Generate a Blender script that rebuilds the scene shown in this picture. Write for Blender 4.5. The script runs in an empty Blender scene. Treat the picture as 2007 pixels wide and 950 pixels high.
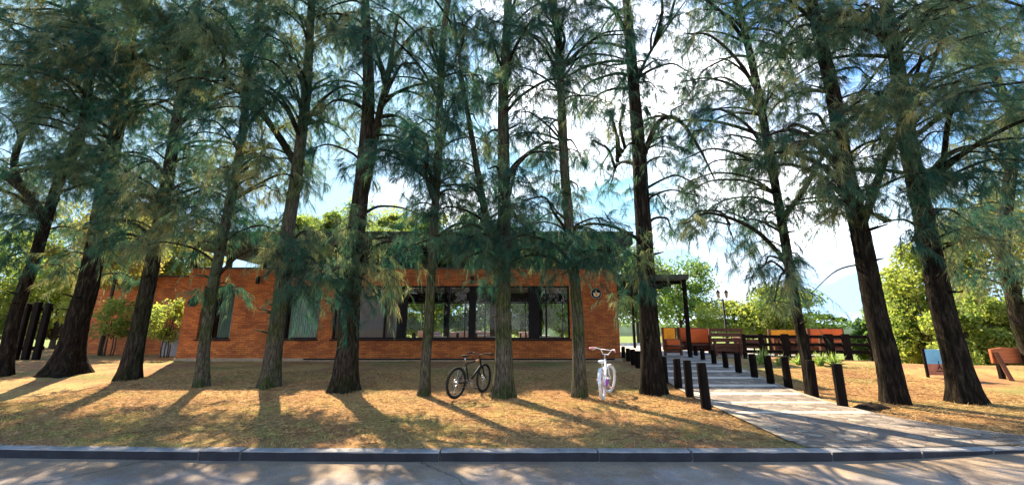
import bpy, bmesh, math, random
import numpy as np
from mathutils import Vector, Matrix
random.seed(7); rng = np.random.default_rng(7)
C = bpy.context.scene
COL = C.collection
R_ = math.radians

# ------------------------------------------------------------------ camera
F = 780.0; PITCH = R_(12.1); EYE = 1.55
cd = bpy.data.cameras.new('camera'); cam = bpy.data.objects.new('camera', cd); COL.objects.link(cam)
cd.sensor_width = 36; cd.lens = 36 * F / 2007; cd.clip_start = 0.05; cd.clip_end = 5000
cam.location = (0, 0, EYE); cam.rotation_euler = (R_(90) + PITCH, 0, 0)
C.camera = cam
C.render.resolution_x = 1024; C.render.resolution_y = 484

# ------------------------------------------------------------------ sky, sun, exposure
SUN_AZ = R_(-31); SUN_EL = R_(41)          # azimuth measured from +y (the view) towards +x
w = bpy.data.worlds.new('World'); C.world = w; w.use_nodes = True
nt = w.node_tree; nt.nodes.clear()
out = nt.nodes.new('ShaderNodeOutputWorld'); bg = nt.nodes.new('ShaderNodeBackground'); bg.inputs[1].default_value = 0.12
sky = nt.nodes.new('ShaderNodeTexSky'); sky.sky_type = 'NISHITA'; sky.sun_disc = False
sky.sun_elevation = SUN_EL; sky.sun_rotation = SUN_AZ
sky.air_density = 1.0; sky.dust_density = 0.2; sky.ozone_density = 3.0
tc = nt.nodes.new('ShaderNodeTexCoord'); mp = nt.nodes.new('ShaderNodeMapping'); mp.inputs['Scale'].default_value = (1.5, 1.5, 3.2)
mp.inputs['Location'].default_value = (0.35, 0.1, 0.0)
nz = nt.nodes.new('ShaderNodeTexNoise'); nz.inputs['Scale'].default_value = 1.7; nz.inputs['Detail'].default_value = 7; nz.inputs['Roughness'].default_value = 0.58
rp = nt.nodes.new('ShaderNodeValToRGB'); rp.color_ramp.elements[0].position = 0.42; rp.color_ramp.elements[1].position = 0.60
sat = nt.nodes.new('ShaderNodeHueSaturation'); sat.inputs['Saturation'].default_value = 1.15; sat.inputs['Value'].default_value = 0.95
mx = nt.nodes.new('ShaderNodeMixRGB'); mx.inputs[2].default_value = (8.6, 8.6, 9.0, 1)
nt.links.new(tc.outputs['Generated'], mp.inputs[0]); nt.links.new(mp.outputs[0], nz.inputs['Vector'])
dt = nt.nodes.new('ShaderNodeVectorMath'); dt.operation = 'DOT_PRODUCT'; dt.inputs[1].default_value = Vector((.42, .85, .42)).normalized()
ma = nt.nodes.new('ShaderNodeMath'); ma.operation = 'MULTIPLY_ADD'; ma.inputs[1].default_value = .62
mb_ = nt.nodes.new('ShaderNodeMath'); mb_.operation = 'SUBTRACT'; mb_.inputs[1].default_value = .60
nt.links.new(tc.outputs['Generated'], dt.inputs[0]); sx = nt.nodes.new('ShaderNodeVectorMath'); sx.operation = 'DOT_PRODUCT'; sx.inputs[1].default_value = (0, -1.0, .2)
mxx = nt.nodes.new('ShaderNodeMath'); mxx.operation = 'MAXIMUM'; nt.links.new(tc.outputs['Generated'], sx.inputs[0]); nt.links.new(dt.outputs['Value'], mxx.inputs[0]); nt.links.new(sx.outputs['Value'], mxx.inputs[1])  # unseen clouds added behind the camera, white fill for tree and building fronts
nt.links.new(mxx.outputs[0], ma.inputs[0]); nt.links.new(nz.outputs[0], ma.inputs[2]); nt.links.new(ma.outputs[0], mb_.inputs[0])
nt.links.new(mb_.outputs[0], rp.inputs[0]); nt.links.new(rp.outputs[0], mx.inputs[0])
nt.links.new(sky.outputs[0], sat.inputs['Color']); dk = nt.nodes.new('ShaderNodeMixRGB'); dk.blend_type = 'DARKEN'; dk.inputs[0].default_value = 1; dk.inputs[2].default_value = (2.0, 3.05, 4.1, 1)
nt.links.new(sat.outputs[0], dk.inputs[1]); nt.links.new(dk.outputs[0], mx.inputs[1])
nt.links.new(mx.outputs[0], bg.inputs[0]); nt.links.new(bg.outputs[0], out.inputs[0])
sd = bpy.data.lights.new('sun', 'SUN'); sd.energy = 5.0; sd.angle = R_(0.53); sd.color = (1.0, 0.86, 0.63)
so = bpy.data.objects.new('sun', sd); COL.objects.link(so)
sdir = Vector((math.sin(SUN_AZ) * math.cos(SUN_EL), math.cos(SUN_AZ) * math.cos(SUN_EL), math.sin(SUN_EL)))
so.rotation_euler = sdir.to_track_quat('Z', 'Y').to_euler(); so.location = (-10, 20, 30)
vs = C.view_settings; vs.view_transform = 'Standard'; vs.look = 'None'; vs.gamma = 1; vs.use_curve_mapping = False
vs.exposure = 1.78
C.render.engine = 'CYCLES'
C.cycles.max_bounces = 8; C.cycles.transparent_max_bounces = 12

# ------------------------------------------------------------------ pixel -> world helpers (measured from the photograph)
cp, sp_ = math.cos(PITCH), math.sin(PITCH)
def ray(u, v):
    a = (u - 1003.5) / F; b = (475 - v) / F
    return a, cp - b * sp_, sp_ + b * cp
def at(u, v, Y):
    x, y, z = ray(u, v); t = Y / y
    return Vector((x * t, Y, EYE + z * t))
def sstep(a, b, x):
    t = np.clip((x - a) / (b - a), 0, 1); return t * t * (3 - 2 * t)
def yk(x):                                                   # kerb line
    x = np.asarray(x, float)
    l = 5.55 + 0.0035 * np.minimum(x, 0) ** 2 * (x > -12) + (0.504 - 0.08 * (x + 12)) * (x <= -12)
    d = np.clip(x - 3.7, 0, 5.0)
    return l + 0.015 * d ** 2 + 0.15 * np.clip(x - 8.7, 0, 200)
def gz(x, y):
    x = np.asarray(x, float); y = np.asarray(y, float)
    z = 0.33 * sstep(9.3, 15.6, y)
    z = z - 3.2 * sstep(14.0, 24, y) * sstep(13.2, 17, x) - 7.0 * sstep(45, 150, y)
    z = z - 2.5 * sstep(26, 45, y)
    return z
def ground(u, v):
    x, y, z = ray(u, v); zz = 0.0
    for _ in range(12):
        t = (zz - EYE) / z; zz = float(gz(x * t, y * t))
    return Vector((x * t, y * t, zz))

# ------------------------------------------------------------------ object helpers
def empty(name, loc, label=None, cat=None, group=None, rz=0.0):
    o = bpy.data.objects.new(name, None); COL.objects.link(o); o.location = loc; o.rotation_euler = (0, 0, rz)
    o.empty_display_size = 0.2
    return tag(o, label, cat, group)
def tag(o, label=None, cat=None, group=None, kind=None):
    if label: o['label'] = label
    if cat: o['category'] = cat
    if group: o['group'] = group
    if kind: o['kind'] = kind
    return o
def link(name, me, mats, parent=None, smooth=False):
    o = bpy.data.objects.new(name, me); COL.objects.link(o)
    for m in (mats if isinstance(mats, (list, tuple)) else [mats]): me.materials.append(m)
    if smooth: me.polygons.foreach_set('use_smooth', [True] * len(me.polygons))
    if parent is not None: o.parent = parent
    return o
def copy_tree(o, parent=None):
    c = o.copy(); COL.objects.link(c); c.parent = parent
    for ch in list(o.children): copy_tree(ch, c)
    return c
class MB:
    """collects geometry into one mesh (origin given when built)"""
    def __init__(s): s.v = []; s.f = []; s.m = []
    def add(s, vs_, fs, m=0):
        n = len(s.v); s.v += [tuple(p) for p in vs_]; s.f += [tuple(i + n for i in f) for f in fs]; s.m += [m] * len(fs); return s
    def box(s, x0, x1, y0, y1, z0, z1, m=0, M=None, bev=0.0):
        bm = bmesh.new(); bmesh.ops.create_cube(bm, size=1)
        for v in bm.verts: v.co = Vector(((x0 + x1) / 2 + v.co.x * (x1 - x0), (y0 + y1) / 2 + v.co.y * (y1 - y0), (z0 + z1) / 2 + v.co.z * (z1 - z0)))
        if bev: bmesh.ops.bevel(bm, geom=bm.edges[:], offset=bev, segments=1, affect='EDGES')
        bm.verts.index_update()
        vv = [(M @ v.co if M else v.co) for v in bm.verts]
        s.add(vv, [[v.index for v in f.verts] for f in bm.faces], m); bm.free(); return s
    def tube(s, pts, rad, n=8, m=0, cap=True, M=None, jit=0.0):
        pts = [Vector(p) for p in pts]
        if not hasattr(rad, '__len__'): rad = [rad] * len(pts)
        base = len(s.v); t0 = (pts[1] - pts[0]).normalized()
        up = Vector((0, 0, 1)) if abs(t0.z) < 0.9 else Vector((1, 0, 0))
        a = t0.cross(up).normalized()
        vv = []; ff = []
        for i, p in enumerate(pts):
            t = (pts[min(i + 1, len(pts) - 1)] - pts[max(i - 1, 0)]).normalized()
            a = (a - t * a.dot(t)).normalized(); b = t.cross(a)
            for k in range(n):
                th = 2 * math.pi * k / n; r = rad[i] * (1 + (random.uniform(-jit, jit) if jit else 0))
                q = p + (a * math.cos(th) + b * math.sin(th)) * r
                vv.append(M @ q if M else q)
        for i in range(len(pts) - 1):
            for k in range(n):
                ff.append((i * n + k, i * n + (k + 1) % n, (i + 1) * n + (k + 1) % n, (i + 1) * n + k))
        if cap: ff.append(tuple(range(n - 1, -1, -1))); ff.append(tuple((len(pts) - 1) * n + k for k in range(n)))
        s.add(vv, ff, m); return s
    def torus(s, c, R, r, axis='Y', n=40, k=8, m=0, M=None):
        pts = []
        for i in range(n + 1):
            th = 2 * math.pi * i / n
            if axis == 'Y': pts.append(Vector((c[0] + R * math.cos(th), c[1], c[2] + R * math.sin(th))))
            else: pts.append(Vector((c[0] + R * math.cos(th), c[1] + R * math.sin(th), c[2])))
        return s.tube(pts, r, k, m, cap=False, M=M)
    def cyl(s, p0, p1, r, n=16, m=0, M=None, r1=None): return s.tube([p0, p1], [r, r if r1 is None else r1], n, m, True, M)
    def build(s, name, mats, parent=None, smooth=False):
        me = bpy.data.meshes.new(name); me.from_pydata(s.v, [], s.f)
        o = link(name, me, mats, parent, smooth)
        if any(s.m): me.polygons.foreach_set('material_index', s.m)
        me.update(); return o
def np_mesh(name, V, faces_flat, nper, tint=None, matidx=None):
    """faces_flat: list of (index array n x k) blocks"""
    me = bpy.data.meshes.new(name)
    me.vertices.add(len(V)); me.vertices.foreach_set('co', np.ascontiguousarray(V, np.float32).ravel())
    loops = np.concatenate([f.ravel() for f in faces_flat]).astype(np.int32)
    tot = np.concatenate([np.full(len(f), f.shape[1]) for f in faces_flat])
    st = np.concatenate([[0], np.cumsum(tot)[:-1]]).astype(np.int32)
    me.loops.add(len(loops)); me.loops.foreach_set('vertex_index', loops)
    me.polygons.add(len(tot)); me.polygons.foreach_set('loop_start', st)
    if matidx is not None: me.polygons.foreach_set('material_index', matidx.astype(np.int32))
    if tint is not None:
        a = me.attributes.new('tint', 'FLOAT', 'POINT'); a.data.foreach_set('value', np.asarray(tint, np.float32))
    me.update(calc_edges=True); return me
def nrm(a): return a / (np.linalg.norm(a, axis=-1, keepdims=True) + 1e-9)
def ribbons(P, D, L, W, droop, tint):
    """thin three-face tapered blades; returns V, [faces], tint"""
    n = len(P); D = nrm(D); S = nrm(np.cross(D, rng.normal(size=(n, 3)))) * (W[:, None] / 2)
    mid = P + D * (L * 0.5)[:, None]; mid[:, 2] -= droop * 0.2
    tip = P + D * L[:, None]; tip[:, 2] -= droop
    V = np.stack([P - S * .7, P + S * .7, mid + S, mid - S, tip], 1).reshape(-1, 3)
    b = (np.arange(n) * 5)[:, None]
    return V, b + np.array([[0, 1, 2, 3]]), b + np.array([[3, 2, 4]]), np.repeat(tint, 5)
def leaves(Cn, size, tint, up=0.35, bigr=0.3):
    n = len(Cn); sz = size * rng.uniform(1 - bigr, 1 + bigr, n)
    A = nrm(rng.normal(size=(n, 3))); B = nrm(np.cross(A, rng.normal(size=(n, 3)) + [0, 0, up]))
    A *= sz[:, None] / 2; B *= sz[:, None] * .28
    V = np.stack([Cn - A, Cn + B, Cn + A, Cn - B], 1).reshape(-1, 3)
    return V, (np.arange(n) * 4)[:, None] + np.array([[0, 1, 2, 3]]), np.repeat(tint, 4)

def tubes_np(paths, rads, k=4):
    """many thin tubes: paths (n, m, 3), rads (n, m)"""
    n, m, _ = paths.shape
    T_ = nrm(np.gradient(paths, axis=1)); ref = np.zeros_like(T_); ref[..., 0] = .3; ref[..., 1] = 1
    A = nrm(np.cross(T_, ref)); B = np.cross(T_, A)
    th = np.arange(k) * 2 * np.pi / k
    V = paths[:, :, None, :] + (A[:, :, None, :] * np.cos(th)[None, None, :, None] + B[:, :, None, :] * np.sin(th)[None, None, :, None]) * rads[:, :, None, None]
    i = np.arange(n)[:, None, None] * m * k + np.arange(m - 1)[None, :, None] * k + np.arange(k)[None, None, :]
    i2 = np.arange(n)[:, None, None] * m * k + np.arange(m - 1)[None, :, None] * k + (np.arange(k)[None, None, :] + 1) % k
    Fq = np.stack([i, i2, i2 + k, i + k], -1).reshape(-1, 4)
    return V.reshape(-1, 3), Fq

# ------------------------------------------------------------------ materials
def mat(name):
    m = bpy.data.materials.new(name); m.use_nodes = True; n = m.node_tree
    return m, n, n.nodes['Principled BSDF'], n.nodes['Material Output']
def N(n, t, **k):
    o = n.nodes.new(t)
    for a, b in k.items():
        if a in o.inputs: o.inputs[a].default_value = b
        else: setattr(o, a, b)
    return o
def noise(n, scale, detail=6, rough=.6, vec=None, mapscale=None, coord='Object'):
    t = N(n, 'ShaderNodeTexNoise', Scale=scale, Detail=detail, Roughness=rough)
    c = N(n, 'ShaderNodeTexCoord'); src = c.outputs[coord]
    if mapscale: m = N(n, 'ShaderNodeMapping'); m.inputs['Scale'].default_value = mapscale; n.links.new(src, m.inputs[0]); src = m.outputs[0]
    n.links.new(src, t.inputs['Vector']); return t
def ramp(n, fac, stops):
    r = N(n, 'ShaderNodeValToRGB'); e = r.color_ramp.elements
    while len(e) < len(stops): e.new(.5)
    for i, (p, c) in enumerate(stops): e[i].position = p; e[i].color = (*c, 1)
    n.links.new(fac, r.inputs[0]); return r
def bump(n, h, b, strength, dist):
    k = N(n, 'ShaderNodeBump', Strength=strength, Distance=dist); n.links.new(h, k.inputs['Height']); n.links.new(k.outputs[0], b.inputs['Normal']); return k
def simple(name, col, rough=.7, metal=0, var=.25, sc=6, bmp=.3, mapscale=None):
    m, n, b, o = mat(name)
    t = noise(n, sc, 6, .6, mapscale=mapscale)
    lo = tuple(max(0, c * (1 - var)) for c in col); hi = tuple(c * (1 + var) for c in col)
    r = ramp(n, t.outputs[0], [(.3, lo), (.7, hi)]); n.links.new(r.outputs[0], b.inputs['Base Color'])
    b.inputs['Roughness'].default_value = rough; b.inputs['Metallic'].default_value = metal; b.inputs['Specular IOR Level'].default_value = .5 if metal else (.08 if sum(col) < .12 else .25)
    if bmp: bump(n, t.outputs[0], b, bmp, .01)
    return m
def leafmat(name, stops, trans=.45, rough=.6):
    m, n, b, o = mat(name)
    a = N(n, 'ShaderNodeAttribute', attribute_name='tint')
    r = ramp(n, a.outputs['Fac'], stops)
    n.links.new(r.outputs[0], b.inputs['Base Color']); b.inputs['Roughness'].default_value = rough; b.inputs['Specular IOR Level'].default_value = .3
    t = N(n, 'ShaderNodeBsdfTranslucent'); hs = N(n, 'ShaderNodeHueSaturation', Saturation=1.1, Value=1.85)
    n.links.new(r.outputs[0], hs.inputs['Color']); n.links.new(hs.outputs[0], t.inputs[0])
    x = N(n, 'ShaderNodeMixShader', Fac=trans); n.links.new(b.outputs[0], x.inputs[1]); n.links.new(t.outputs[0], x.inputs[2]); n.links.new(x.outputs[0], o.inputs[0])
    return m
M = {}
M['needle'] = leafmat('casuarina_needles', [(0, (.010, .055, .042)), (.40, (.038, .100, .060)), (.68, (.125, .165, .075)), (1, (.38, .33, .14))], .5)
M['leaf'] = leafmat('broad_leaves', [(0, (.03, .07, .022)), (.5, (.11, .18, .045)), (1, (.28, .31, .075))], .55)
M['leaf_gold'] = leafmat('golden_leaves', [(0, (.06, .10, .02)), (.5, (.18, .20, .045)), (1, (.38, .28, .08))], .5)
M['leaf_purple'] = leafmat('purple_leaves', [(0, (.04, .01, .02)), (1, (.14, .03, .05))], .35)
M['leaf_blade'] = leafmat('strap_leaves', [(0, (.10, .18, .03)), (1, (.32, .40, .12))], .4)
def barkmat(nm='furrowed_bark', stops=((.34, (.006, .005, .004)), (.5, (.028, .022, .016)), (.70, (.085, .07, .052))), moss=(.75, .95, .62), sc=9):
    m, n, b, o = mat(nm)
    t = noise(n, sc, 8, .7, mapscale=(2.6, 2.6, .42)); t2 = noise(n, 1.6, 4, .5); t3 = noise(n, 40, 4, .6, mapscale=(1, 1, .4))
    r = ramp(n, t.outputs[0], list(stops))
    g = ramp(n, t2.outputs[0], [(.42, (1, 1, 1)), (.60, moss)])
    mu = N(n, 'ShaderNodeMixRGB', blend_type='MULTIPLY', Fac=1.0); n.links.new(r.outputs[0], mu.inputs[1]); n.links.new(g.outputs[0], mu.inputs[2])
    n.links.new(mu.outputs[0], b.inputs['Base Color']); b.inputs['Roughness'].default_value = .95; b.inputs['Specular IOR Level'].default_value = .05
    ad = N(n, 'ShaderNodeMath', operation='MULTIPLY_ADD'); n.links.new(t3.outputs[0], ad.inputs[0]); ad.inputs[1].default_value = .25; n.links.new(t.outputs[0], ad.inputs[2])
    bump(n, ad.outputs[0], b, 1.0, .05); return m
M['bark'] = barkmat()
M['bark_grey'] = barkmat('mossy_grey_bark', ((.32, (.014, .012, .009)), (.5, (.075, .066, .048)), (.70, (.19, .17, .125))), (.62, .85, .45), 13)
M['bark_dark'] = barkmat('dark_bark', ((.34, (.004, .003, .003)), (.52, (.017, .013, .010)), (.72, (.065, .05, .036))), (.9, .95, .8), 7)
M['twig'] = simple('twig_bark', (.05, .04, .03), .9, sc=20)
def groundmat():
    m, n, b, o = mat('dry_lawn_with_litter')
    a = noise(n, .55, 5, .6); f = noise(n, 28, 8, .75); f2 = noise(n, 6, 6, .65); g = noise(n, .33, 4, .55, mapscale=(1, 1.6, 1))
    straw = ramp(n, f.outputs[0], [(.28, (.14, .075, .03)), (.5, (.52, .31, .115)), (.72, (.74, .50, .21))])
    brown = ramp(n, f.outputs[0], [(.28, (.10, .048, .025)), (.5, (.38, .19, .085)), (.72, (.58, .33, .16))])
    grn = ramp(n, f.outputs[0], [(.28, (.07, .075, .02)), (.5, (.24, .23, .07)), (.72, (.44, .38, .14))])
    r1 = ramp(n, a.outputs[0], [(.42, (0, 0, 0)), (.58, (1, 1, 1))]); r2 = ramp(n, g.outputs[0], [(.50, (0, 0, 0)), (.64, (.9, .9, .9))])
    x1 = N(n, 'ShaderNodeMixRGB'); n.links.new(r1.outputs[0], x1.inputs[0]); n.links.new(straw.outputs[0], x1.inputs[1]); n.links.new(brown.outputs[0], x1.inputs[2])
    x2 = N(n, 'ShaderNodeMixRGB'); n.links.new(r2.outputs[0], x2.inputs[0]); n.links.new(x1.outputs[0], x2.inputs[1]); n.links.new(grn.outputs[0], x2.inputs[2])
    v = N(n, 'ShaderNodeMixRGB', blend_type='MULTIPLY', Fac=.6); rr = ramp(n, f2.outputs[0], [(.3, (.55, .5, .45)), (.65, (1.2, 1.2, 1.2))])
    n.links.new(x2.outputs[0], v.inputs[1]); n.links.new(rr.outputs[0], v.inputs[2])
    # beyond the place itself the land is green
    c = N(n, 'ShaderNodeTexCoord'); s = N(n, 'ShaderNodeSeparateXYZ'); n.links.new(c.outputs['Object'], s.inputs[0])
    mr = N(n, 'ShaderNodeMapRange'); mr.inputs[1].default_value = 24; mr.inputs[2].default_value = 34; n.links.new(s.outputs[1], mr.inputs[0])
    x3 = N(n, 'ShaderNodeMixRGB'); x3.inputs[2].default_value = (.16, .20, .05, 1); n.links.new(mr.outputs[0], x3.inputs[0]); n.links.new(v.outputs[0], x3.inputs[1])
    n.links.new(x3.outputs[0], b.inputs['Base Color']); b.inputs['Roughness'].default_value = .95; b.inputs['Specular IOR Level'].default_value = .1
    bump(n, f.outputs[0], b, .9, .05); return m
M['ground'] = groundmat()
M['litter'] = leafmat('fallen_needles_and_grass', [(0, (.12, .065, .03)), (.35, (.40, .235, .10)), (.62, (.68, .47, .21)), (.7, (.26, .27, .07)), (1, (.40, .42, .11))], .15, .8)
def roadmat():
    m, n, b, o = mat('worn_asphalt')
    a = noise(n, .5, 5, .6); f = noise(n, 70, 5, .8); d = noise(n, 2.2, 7, .7)
    base = ramp(n, f.outputs[0], [(.3, (.19, .16, .14)), (.5, (.35, .295, .26)), (.7, (.54, .46, .39))])
    dust = ramp(n, f.outputs[0], [(.3, (.17, .12, .08)), (.7, (.46, .33, .21))])
    s = N(n, 'ShaderNodeSeparateXYZ'); c = N(n, 'ShaderNodeTexCoord'); n.links.new(c.outputs['Object'], s.inputs[0])
    mr = N(n, 'ShaderNodeMapRange'); mr.inputs[1].default_value = 4.7; mr.inputs[2].default_value = 5.6; n.links.new(s.outputs[1], mr.inputs[0])
    ad = N(n, 'ShaderNodeMath', operation='MULTIPLY_ADD'); n.links.new(mr.outputs[0], ad.inputs[0]); ad.inputs[1].default_value = .30; n.links.new(d.outputs[0], ad.inputs[2])
    rr = ramp(n, ad.outputs[0], [(.48, (0, 0, 0)), (.70, (.9, .9, .9))])
    x = N(n, 'ShaderNodeMixRGB'); n.links.new(rr.outputs[0], x.inputs[0]); n.links.new(base.outputs[0], x.inputs[1]); n.links.new(dust.outputs[0], x.inputs[2])
    wn = noise(n, 1.4, 5, .7); wv = N(n, 'ShaderNodeMixRGB', Fac=.35); n.links.new(c.outputs['Object'], wv.inputs[1]); n.links.new(wn.outputs['Color'], wv.inputs[2])
    vo = N(n, 'ShaderNodeTexVoronoi', Scale=.3, feature='DISTANCE_TO_EDGE'); n.links.new(wv.outputs[0], vo.inputs['Vector'])
    ck = ramp(n, vo.outputs['Distance'], [(.001, (.45, .42, .4)), (.005, (1, 1, 1))]); ml = N(n, 'ShaderNodeMixRGB', blend_type='MULTIPLY', Fac=1.0)
    n.links.new(x.outputs[0], ml.inputs[1]); n.links.new(ck.outputs[0], ml.inputs[2])
    pa = noise(n, .8, 6, .7); pr = ramp(n, pa.outputs[0], [(.4, (.72, .70, .70)), (.6, (1.1, 1.08, 1.05))]); m2 = N(n, 'ShaderNodeMixRGB', blend_type='MULTIPLY', Fac=1.0)
    n.links.new(ml.outputs[0], m2.inputs[1]); n.links.new(pr.outputs[0], m2.inputs[2])
    n.links.new(m2.outputs[0], b.inputs['Base Color']); b.inputs['Roughness'].default_value = .9; b.inputs['Specular IOR Level'].default_value = .2
    bump(n, f.outputs[0], b, .6, .01); return m
M['road'] = roadmat()
def concmat(name, lo, hi, sc=5):
    m, n, b, o = mat(name)
    a = noise(n, sc, 8, .7); f = noise(n, 60, 4, .7)
    r = ramp(n, a.outputs[0], [(.3, lo), (.7, hi)]); st = ramp(n, f.outputs[0], [(.35, (.75, .75, .75)), (.6, (1, 1, 1))])
    mu = N(n, 'ShaderNodeMixRGB', blend_type='MULTIPLY', Fac=.8); n.links.new(r.outputs[0], mu.inputs[1]); n.links.new(st.outputs[0], mu.inputs[2])
    n.links.new(mu.outputs[0], b.inputs['Base Color']); b.inputs['Roughness'].default_value = .88; bump(n, a.outputs[0], b, .5, .01); return m
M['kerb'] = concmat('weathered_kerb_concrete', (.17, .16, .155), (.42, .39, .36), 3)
M['kerbface'] = concmat('painted_shade_kerb_face', (.008, .008, .012), (.035, .034, .042), 3)  # shade of the kerb's front face, put into a near-black colour
M['border'] = concmat('worn_path_border', (.22, .17, .12), (.42, .34, .25))
M['strip'] = concmat('pale_path_concrete', (.55, .48, .39), (.76, .68, .56))
M['patio'] = concmat('pale_patio_concrete', (.44, .38, .32), (.66, .58, .48))
M['paleband'] = concmat('pale_wall_footing', (.28, .2, .13), (.45, .34, .24))
M['plaster'] = concmat('grey_plaster', (.22, .2, .19), (.34, .31, .29))
def stonemat():
    m, n, b, o = mat('irregular_stone_paving')
    c = N(n, 'ShaderNodeTexCoord'); v = N(n, 'ShaderNodeTexVoronoi', Scale=5.5, feature='DISTANCE_TO_EDGE'); v2 = N(n, 'ShaderNodeTexVoronoi', Scale=5.5)
    dn = noise(n, 3, 3, .5); mxv = N(n, 'ShaderNodeMixRGB', Fac=.12); n.links.new(c.outputs['Object'], mxv.inputs[1]); n.links.new(dn.outputs['Color'], mxv.inputs[2])
    n.links.new(mxv.outputs[0], v.inputs['Vector']); n.links.new(mxv.outputs[0], v2.inputs['Vector'])
    e = ramp(n, v.outputs['Distance'], [(.02, (0, 0, 0)), (.07, (1, 1, 1))])
    s = N(n, 'ShaderNodeSeparateXYZ'); n.links.new(v2.outputs['Color'], s.inputs[0])
    col = ramp(n, s.outputs[0], [(0, (.13, .10, .08)), (.5, (.22, .175, .14)), (1, (.37, .30, .23))])
    f = noise(n, 35, 6, .7); st = ramp(n, f.outputs[0], [(.35, (.6, .55, .5)), (.6, (1.1, 1.1, 1.1))])
    x = N(n, 'ShaderNodeMixRGB'); n.links.new(e.outputs[0], x.inputs[0]); x.inputs[1].default_value = (.16, .115, .075, 1); n.links.new(col.outputs[0], x.inputs[2])
    mu = N(n, 'ShaderNodeMixRGB', blend_type='MULTIPLY', Fac=.9); n.links.new(x.outputs[0], mu.inputs[1]); n.links.new(st.outputs[0], mu.inputs[2])
    n.links.new(mu.outputs[0], b.inputs['Base Color']); b.inputs['Roughness'].default_value = .85; bump(n, e.outputs[0], b, .5, .012); return m
M['stone'] = stonemat()
def brickmat():
    m, n, b, o = mat('orange_brick')
    c = N(n, 'ShaderNodeTexCoord'); s = N(n, 'ShaderNodeSeparateXYZ'); n.links.new(c.outputs['Object'], s.inputs[0])
    ad = N(n, 'ShaderNodeMath', operation='ADD'); n.links.new(s.outputs[0], ad.inputs[0]); n.links.new(s.outputs[1], ad.inputs[1])
    cb = N(n, 'ShaderNodeCombineXYZ'); n.links.new(ad.outputs[0], cb.inputs[0]); n.links.new(s.outputs[2], cb.inputs[1])
    k = N(n, 'ShaderNodeTexBrick', Scale=1.0); k.inputs['Brick Width'].default_value = .24; k.inputs['Row Height'].default_value = .07
    k.inputs['Mortar Size'].default_value = .009; k.inputs['Mortar Smooth'].default_value = .2; k.inputs['Bias'].default_value = -.1
    k.inputs['Color1'].default_value = (.62, .185, .036, 1); k.inputs['Color2'].default_value = (.34, .08, .018, 1); k.inputs['Mortar'].default_value = (.17, .08, .04, 1)
    n.links.new(cb.outputs[0], k.inputs['Vector'])
    a = noise(n, 1.3, 6, .65); st = ramp(n, a.outputs[0], [(.32, (.55, .50, .46)), (.62, (1.12, 1.1, 1.05))])
    mu = N(n, 'ShaderNodeMixRGB', blend_type='MULTIPLY', Fac=.9); n.links.new(k.outputs[0], mu.inputs[1]); n.links.new(st.outputs[0], mu.inputs[2])
    n.links.new(mu.outputs[0], b.inputs['Base Color']); b.inputs['Roughness'].default_value = .9
    iv = N(n, 'ShaderNodeMath', operation='SUBTRACT'); iv.inputs[0].default_value = 1; n.links.new(k.outputs['Fac'], iv.inputs[1]); bump(n, iv.outputs[0], b, .6, .01); return m
M['brick'] = brickmat()
M['darkwood'] = simple('dark_stained_timber', (.008, .005, .004), .75, var=.6, sc=5, mapscale=(3, 3, .5), bmp=.6)
M['brownwood'] = simple('brown_stained_timber', (.12, .045, .025), .65, var=.4, sc=5, mapscale=(.6, 3, 5))
M['redwood'] = simple('reddish_board', (.42, .13, .05), .6, var=.3, sc=4, mapscale=(.5, 3, 7))
M['orange'] = simple('orange_cushion', (.95, .36, .025), .8, var=.12, sc=4)
M['redcush'] = simple('red_orange_cushion', (.75, .15, .035), .8, var=.15, sc=4)
M['frame'] = simple('black_window_frame', (.012, .011, .012), .45, var=.2, sc=3, bmp=0)
M['fascia'] = simple('dark_roof_fascia', (.055, .065, .052), .7, var=.5, sc=2, mapscale=(1, 1, .3))
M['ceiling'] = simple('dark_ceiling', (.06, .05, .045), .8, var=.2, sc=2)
M['floor'] = simple('interior_floor', (.22, .13, .09), .5, var=.2, sc=2)
M['blind'] = simple('grey_brown_blind', (.17, .13, .12), .9, var=.18, sc=1.2, mapscale=(1, 1, .2))
M['curtain'] = simple('pale_curtain', (.22, .29, .25), .9, var=.25, sc=4, mapscale=(5, 1, .3))
M['white'] = simple('white_tabletop', (.75, .73, .7), .5, var=.06)
M['palepink'] = simple('pale_pink_paint', (.75, .50, .44), .6, var=.15)
M['steel'] = simple('brushed_steel', (.5, .5, .5), .35, 1, var=.1, bmp=0)
M['blackpaint'] = simple('black_paint', (.012, .012, .014), .6, var=.2, bmp=0)
M['rubber'] = simple('black_rubber', (.02, .02, .02), .8, var=.3, sc=30)
M['whitepaint'] = simple('white_paint', (.75, .76, .78), .3, var=.05, bmp=0)
M['whitewall'] = simple('white_tyre', (.62, .60, .56), .7, var=.15, sc=12)
M['pink'] = simple('pink_plastic', (.70, .33, .42), .5, var=.1)
M['purple'] = simple('purple_guard', (.38, .10, .50), .5, var=.1)
M['orangepaint'] = simple('copper_decal', (.75, .35, .15), .35, var=.1, bmp=0)
M['seatgrey'] = simple('pale_saddle_vinyl', (.62, .68, .70), .45, var=.08)
M['signblue'] = simple('sky_blue_panel', (.16, .42, .62), .5, var=.25, sc=3)
M['signred'] = simple('rust_red_panel', (.40, .15, .09), .6, var=.3, sc=5)
M['cream'] = simple('cream_enamel', (.80, .66, .48), .5, var=.05)
M['soil'] = simple('dark_soil', (.03, .02, .013), .95, var=.5, sc=14)
M['hill'] = simple('far_wooded_hill', (.045, .08, .04), .95, var=.4, sc=.05, bmp=0)
M['lampglass'] = simple('amber_lantern_glass', (.22, .17, .11), .3, var=.1, bmp=0)
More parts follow.
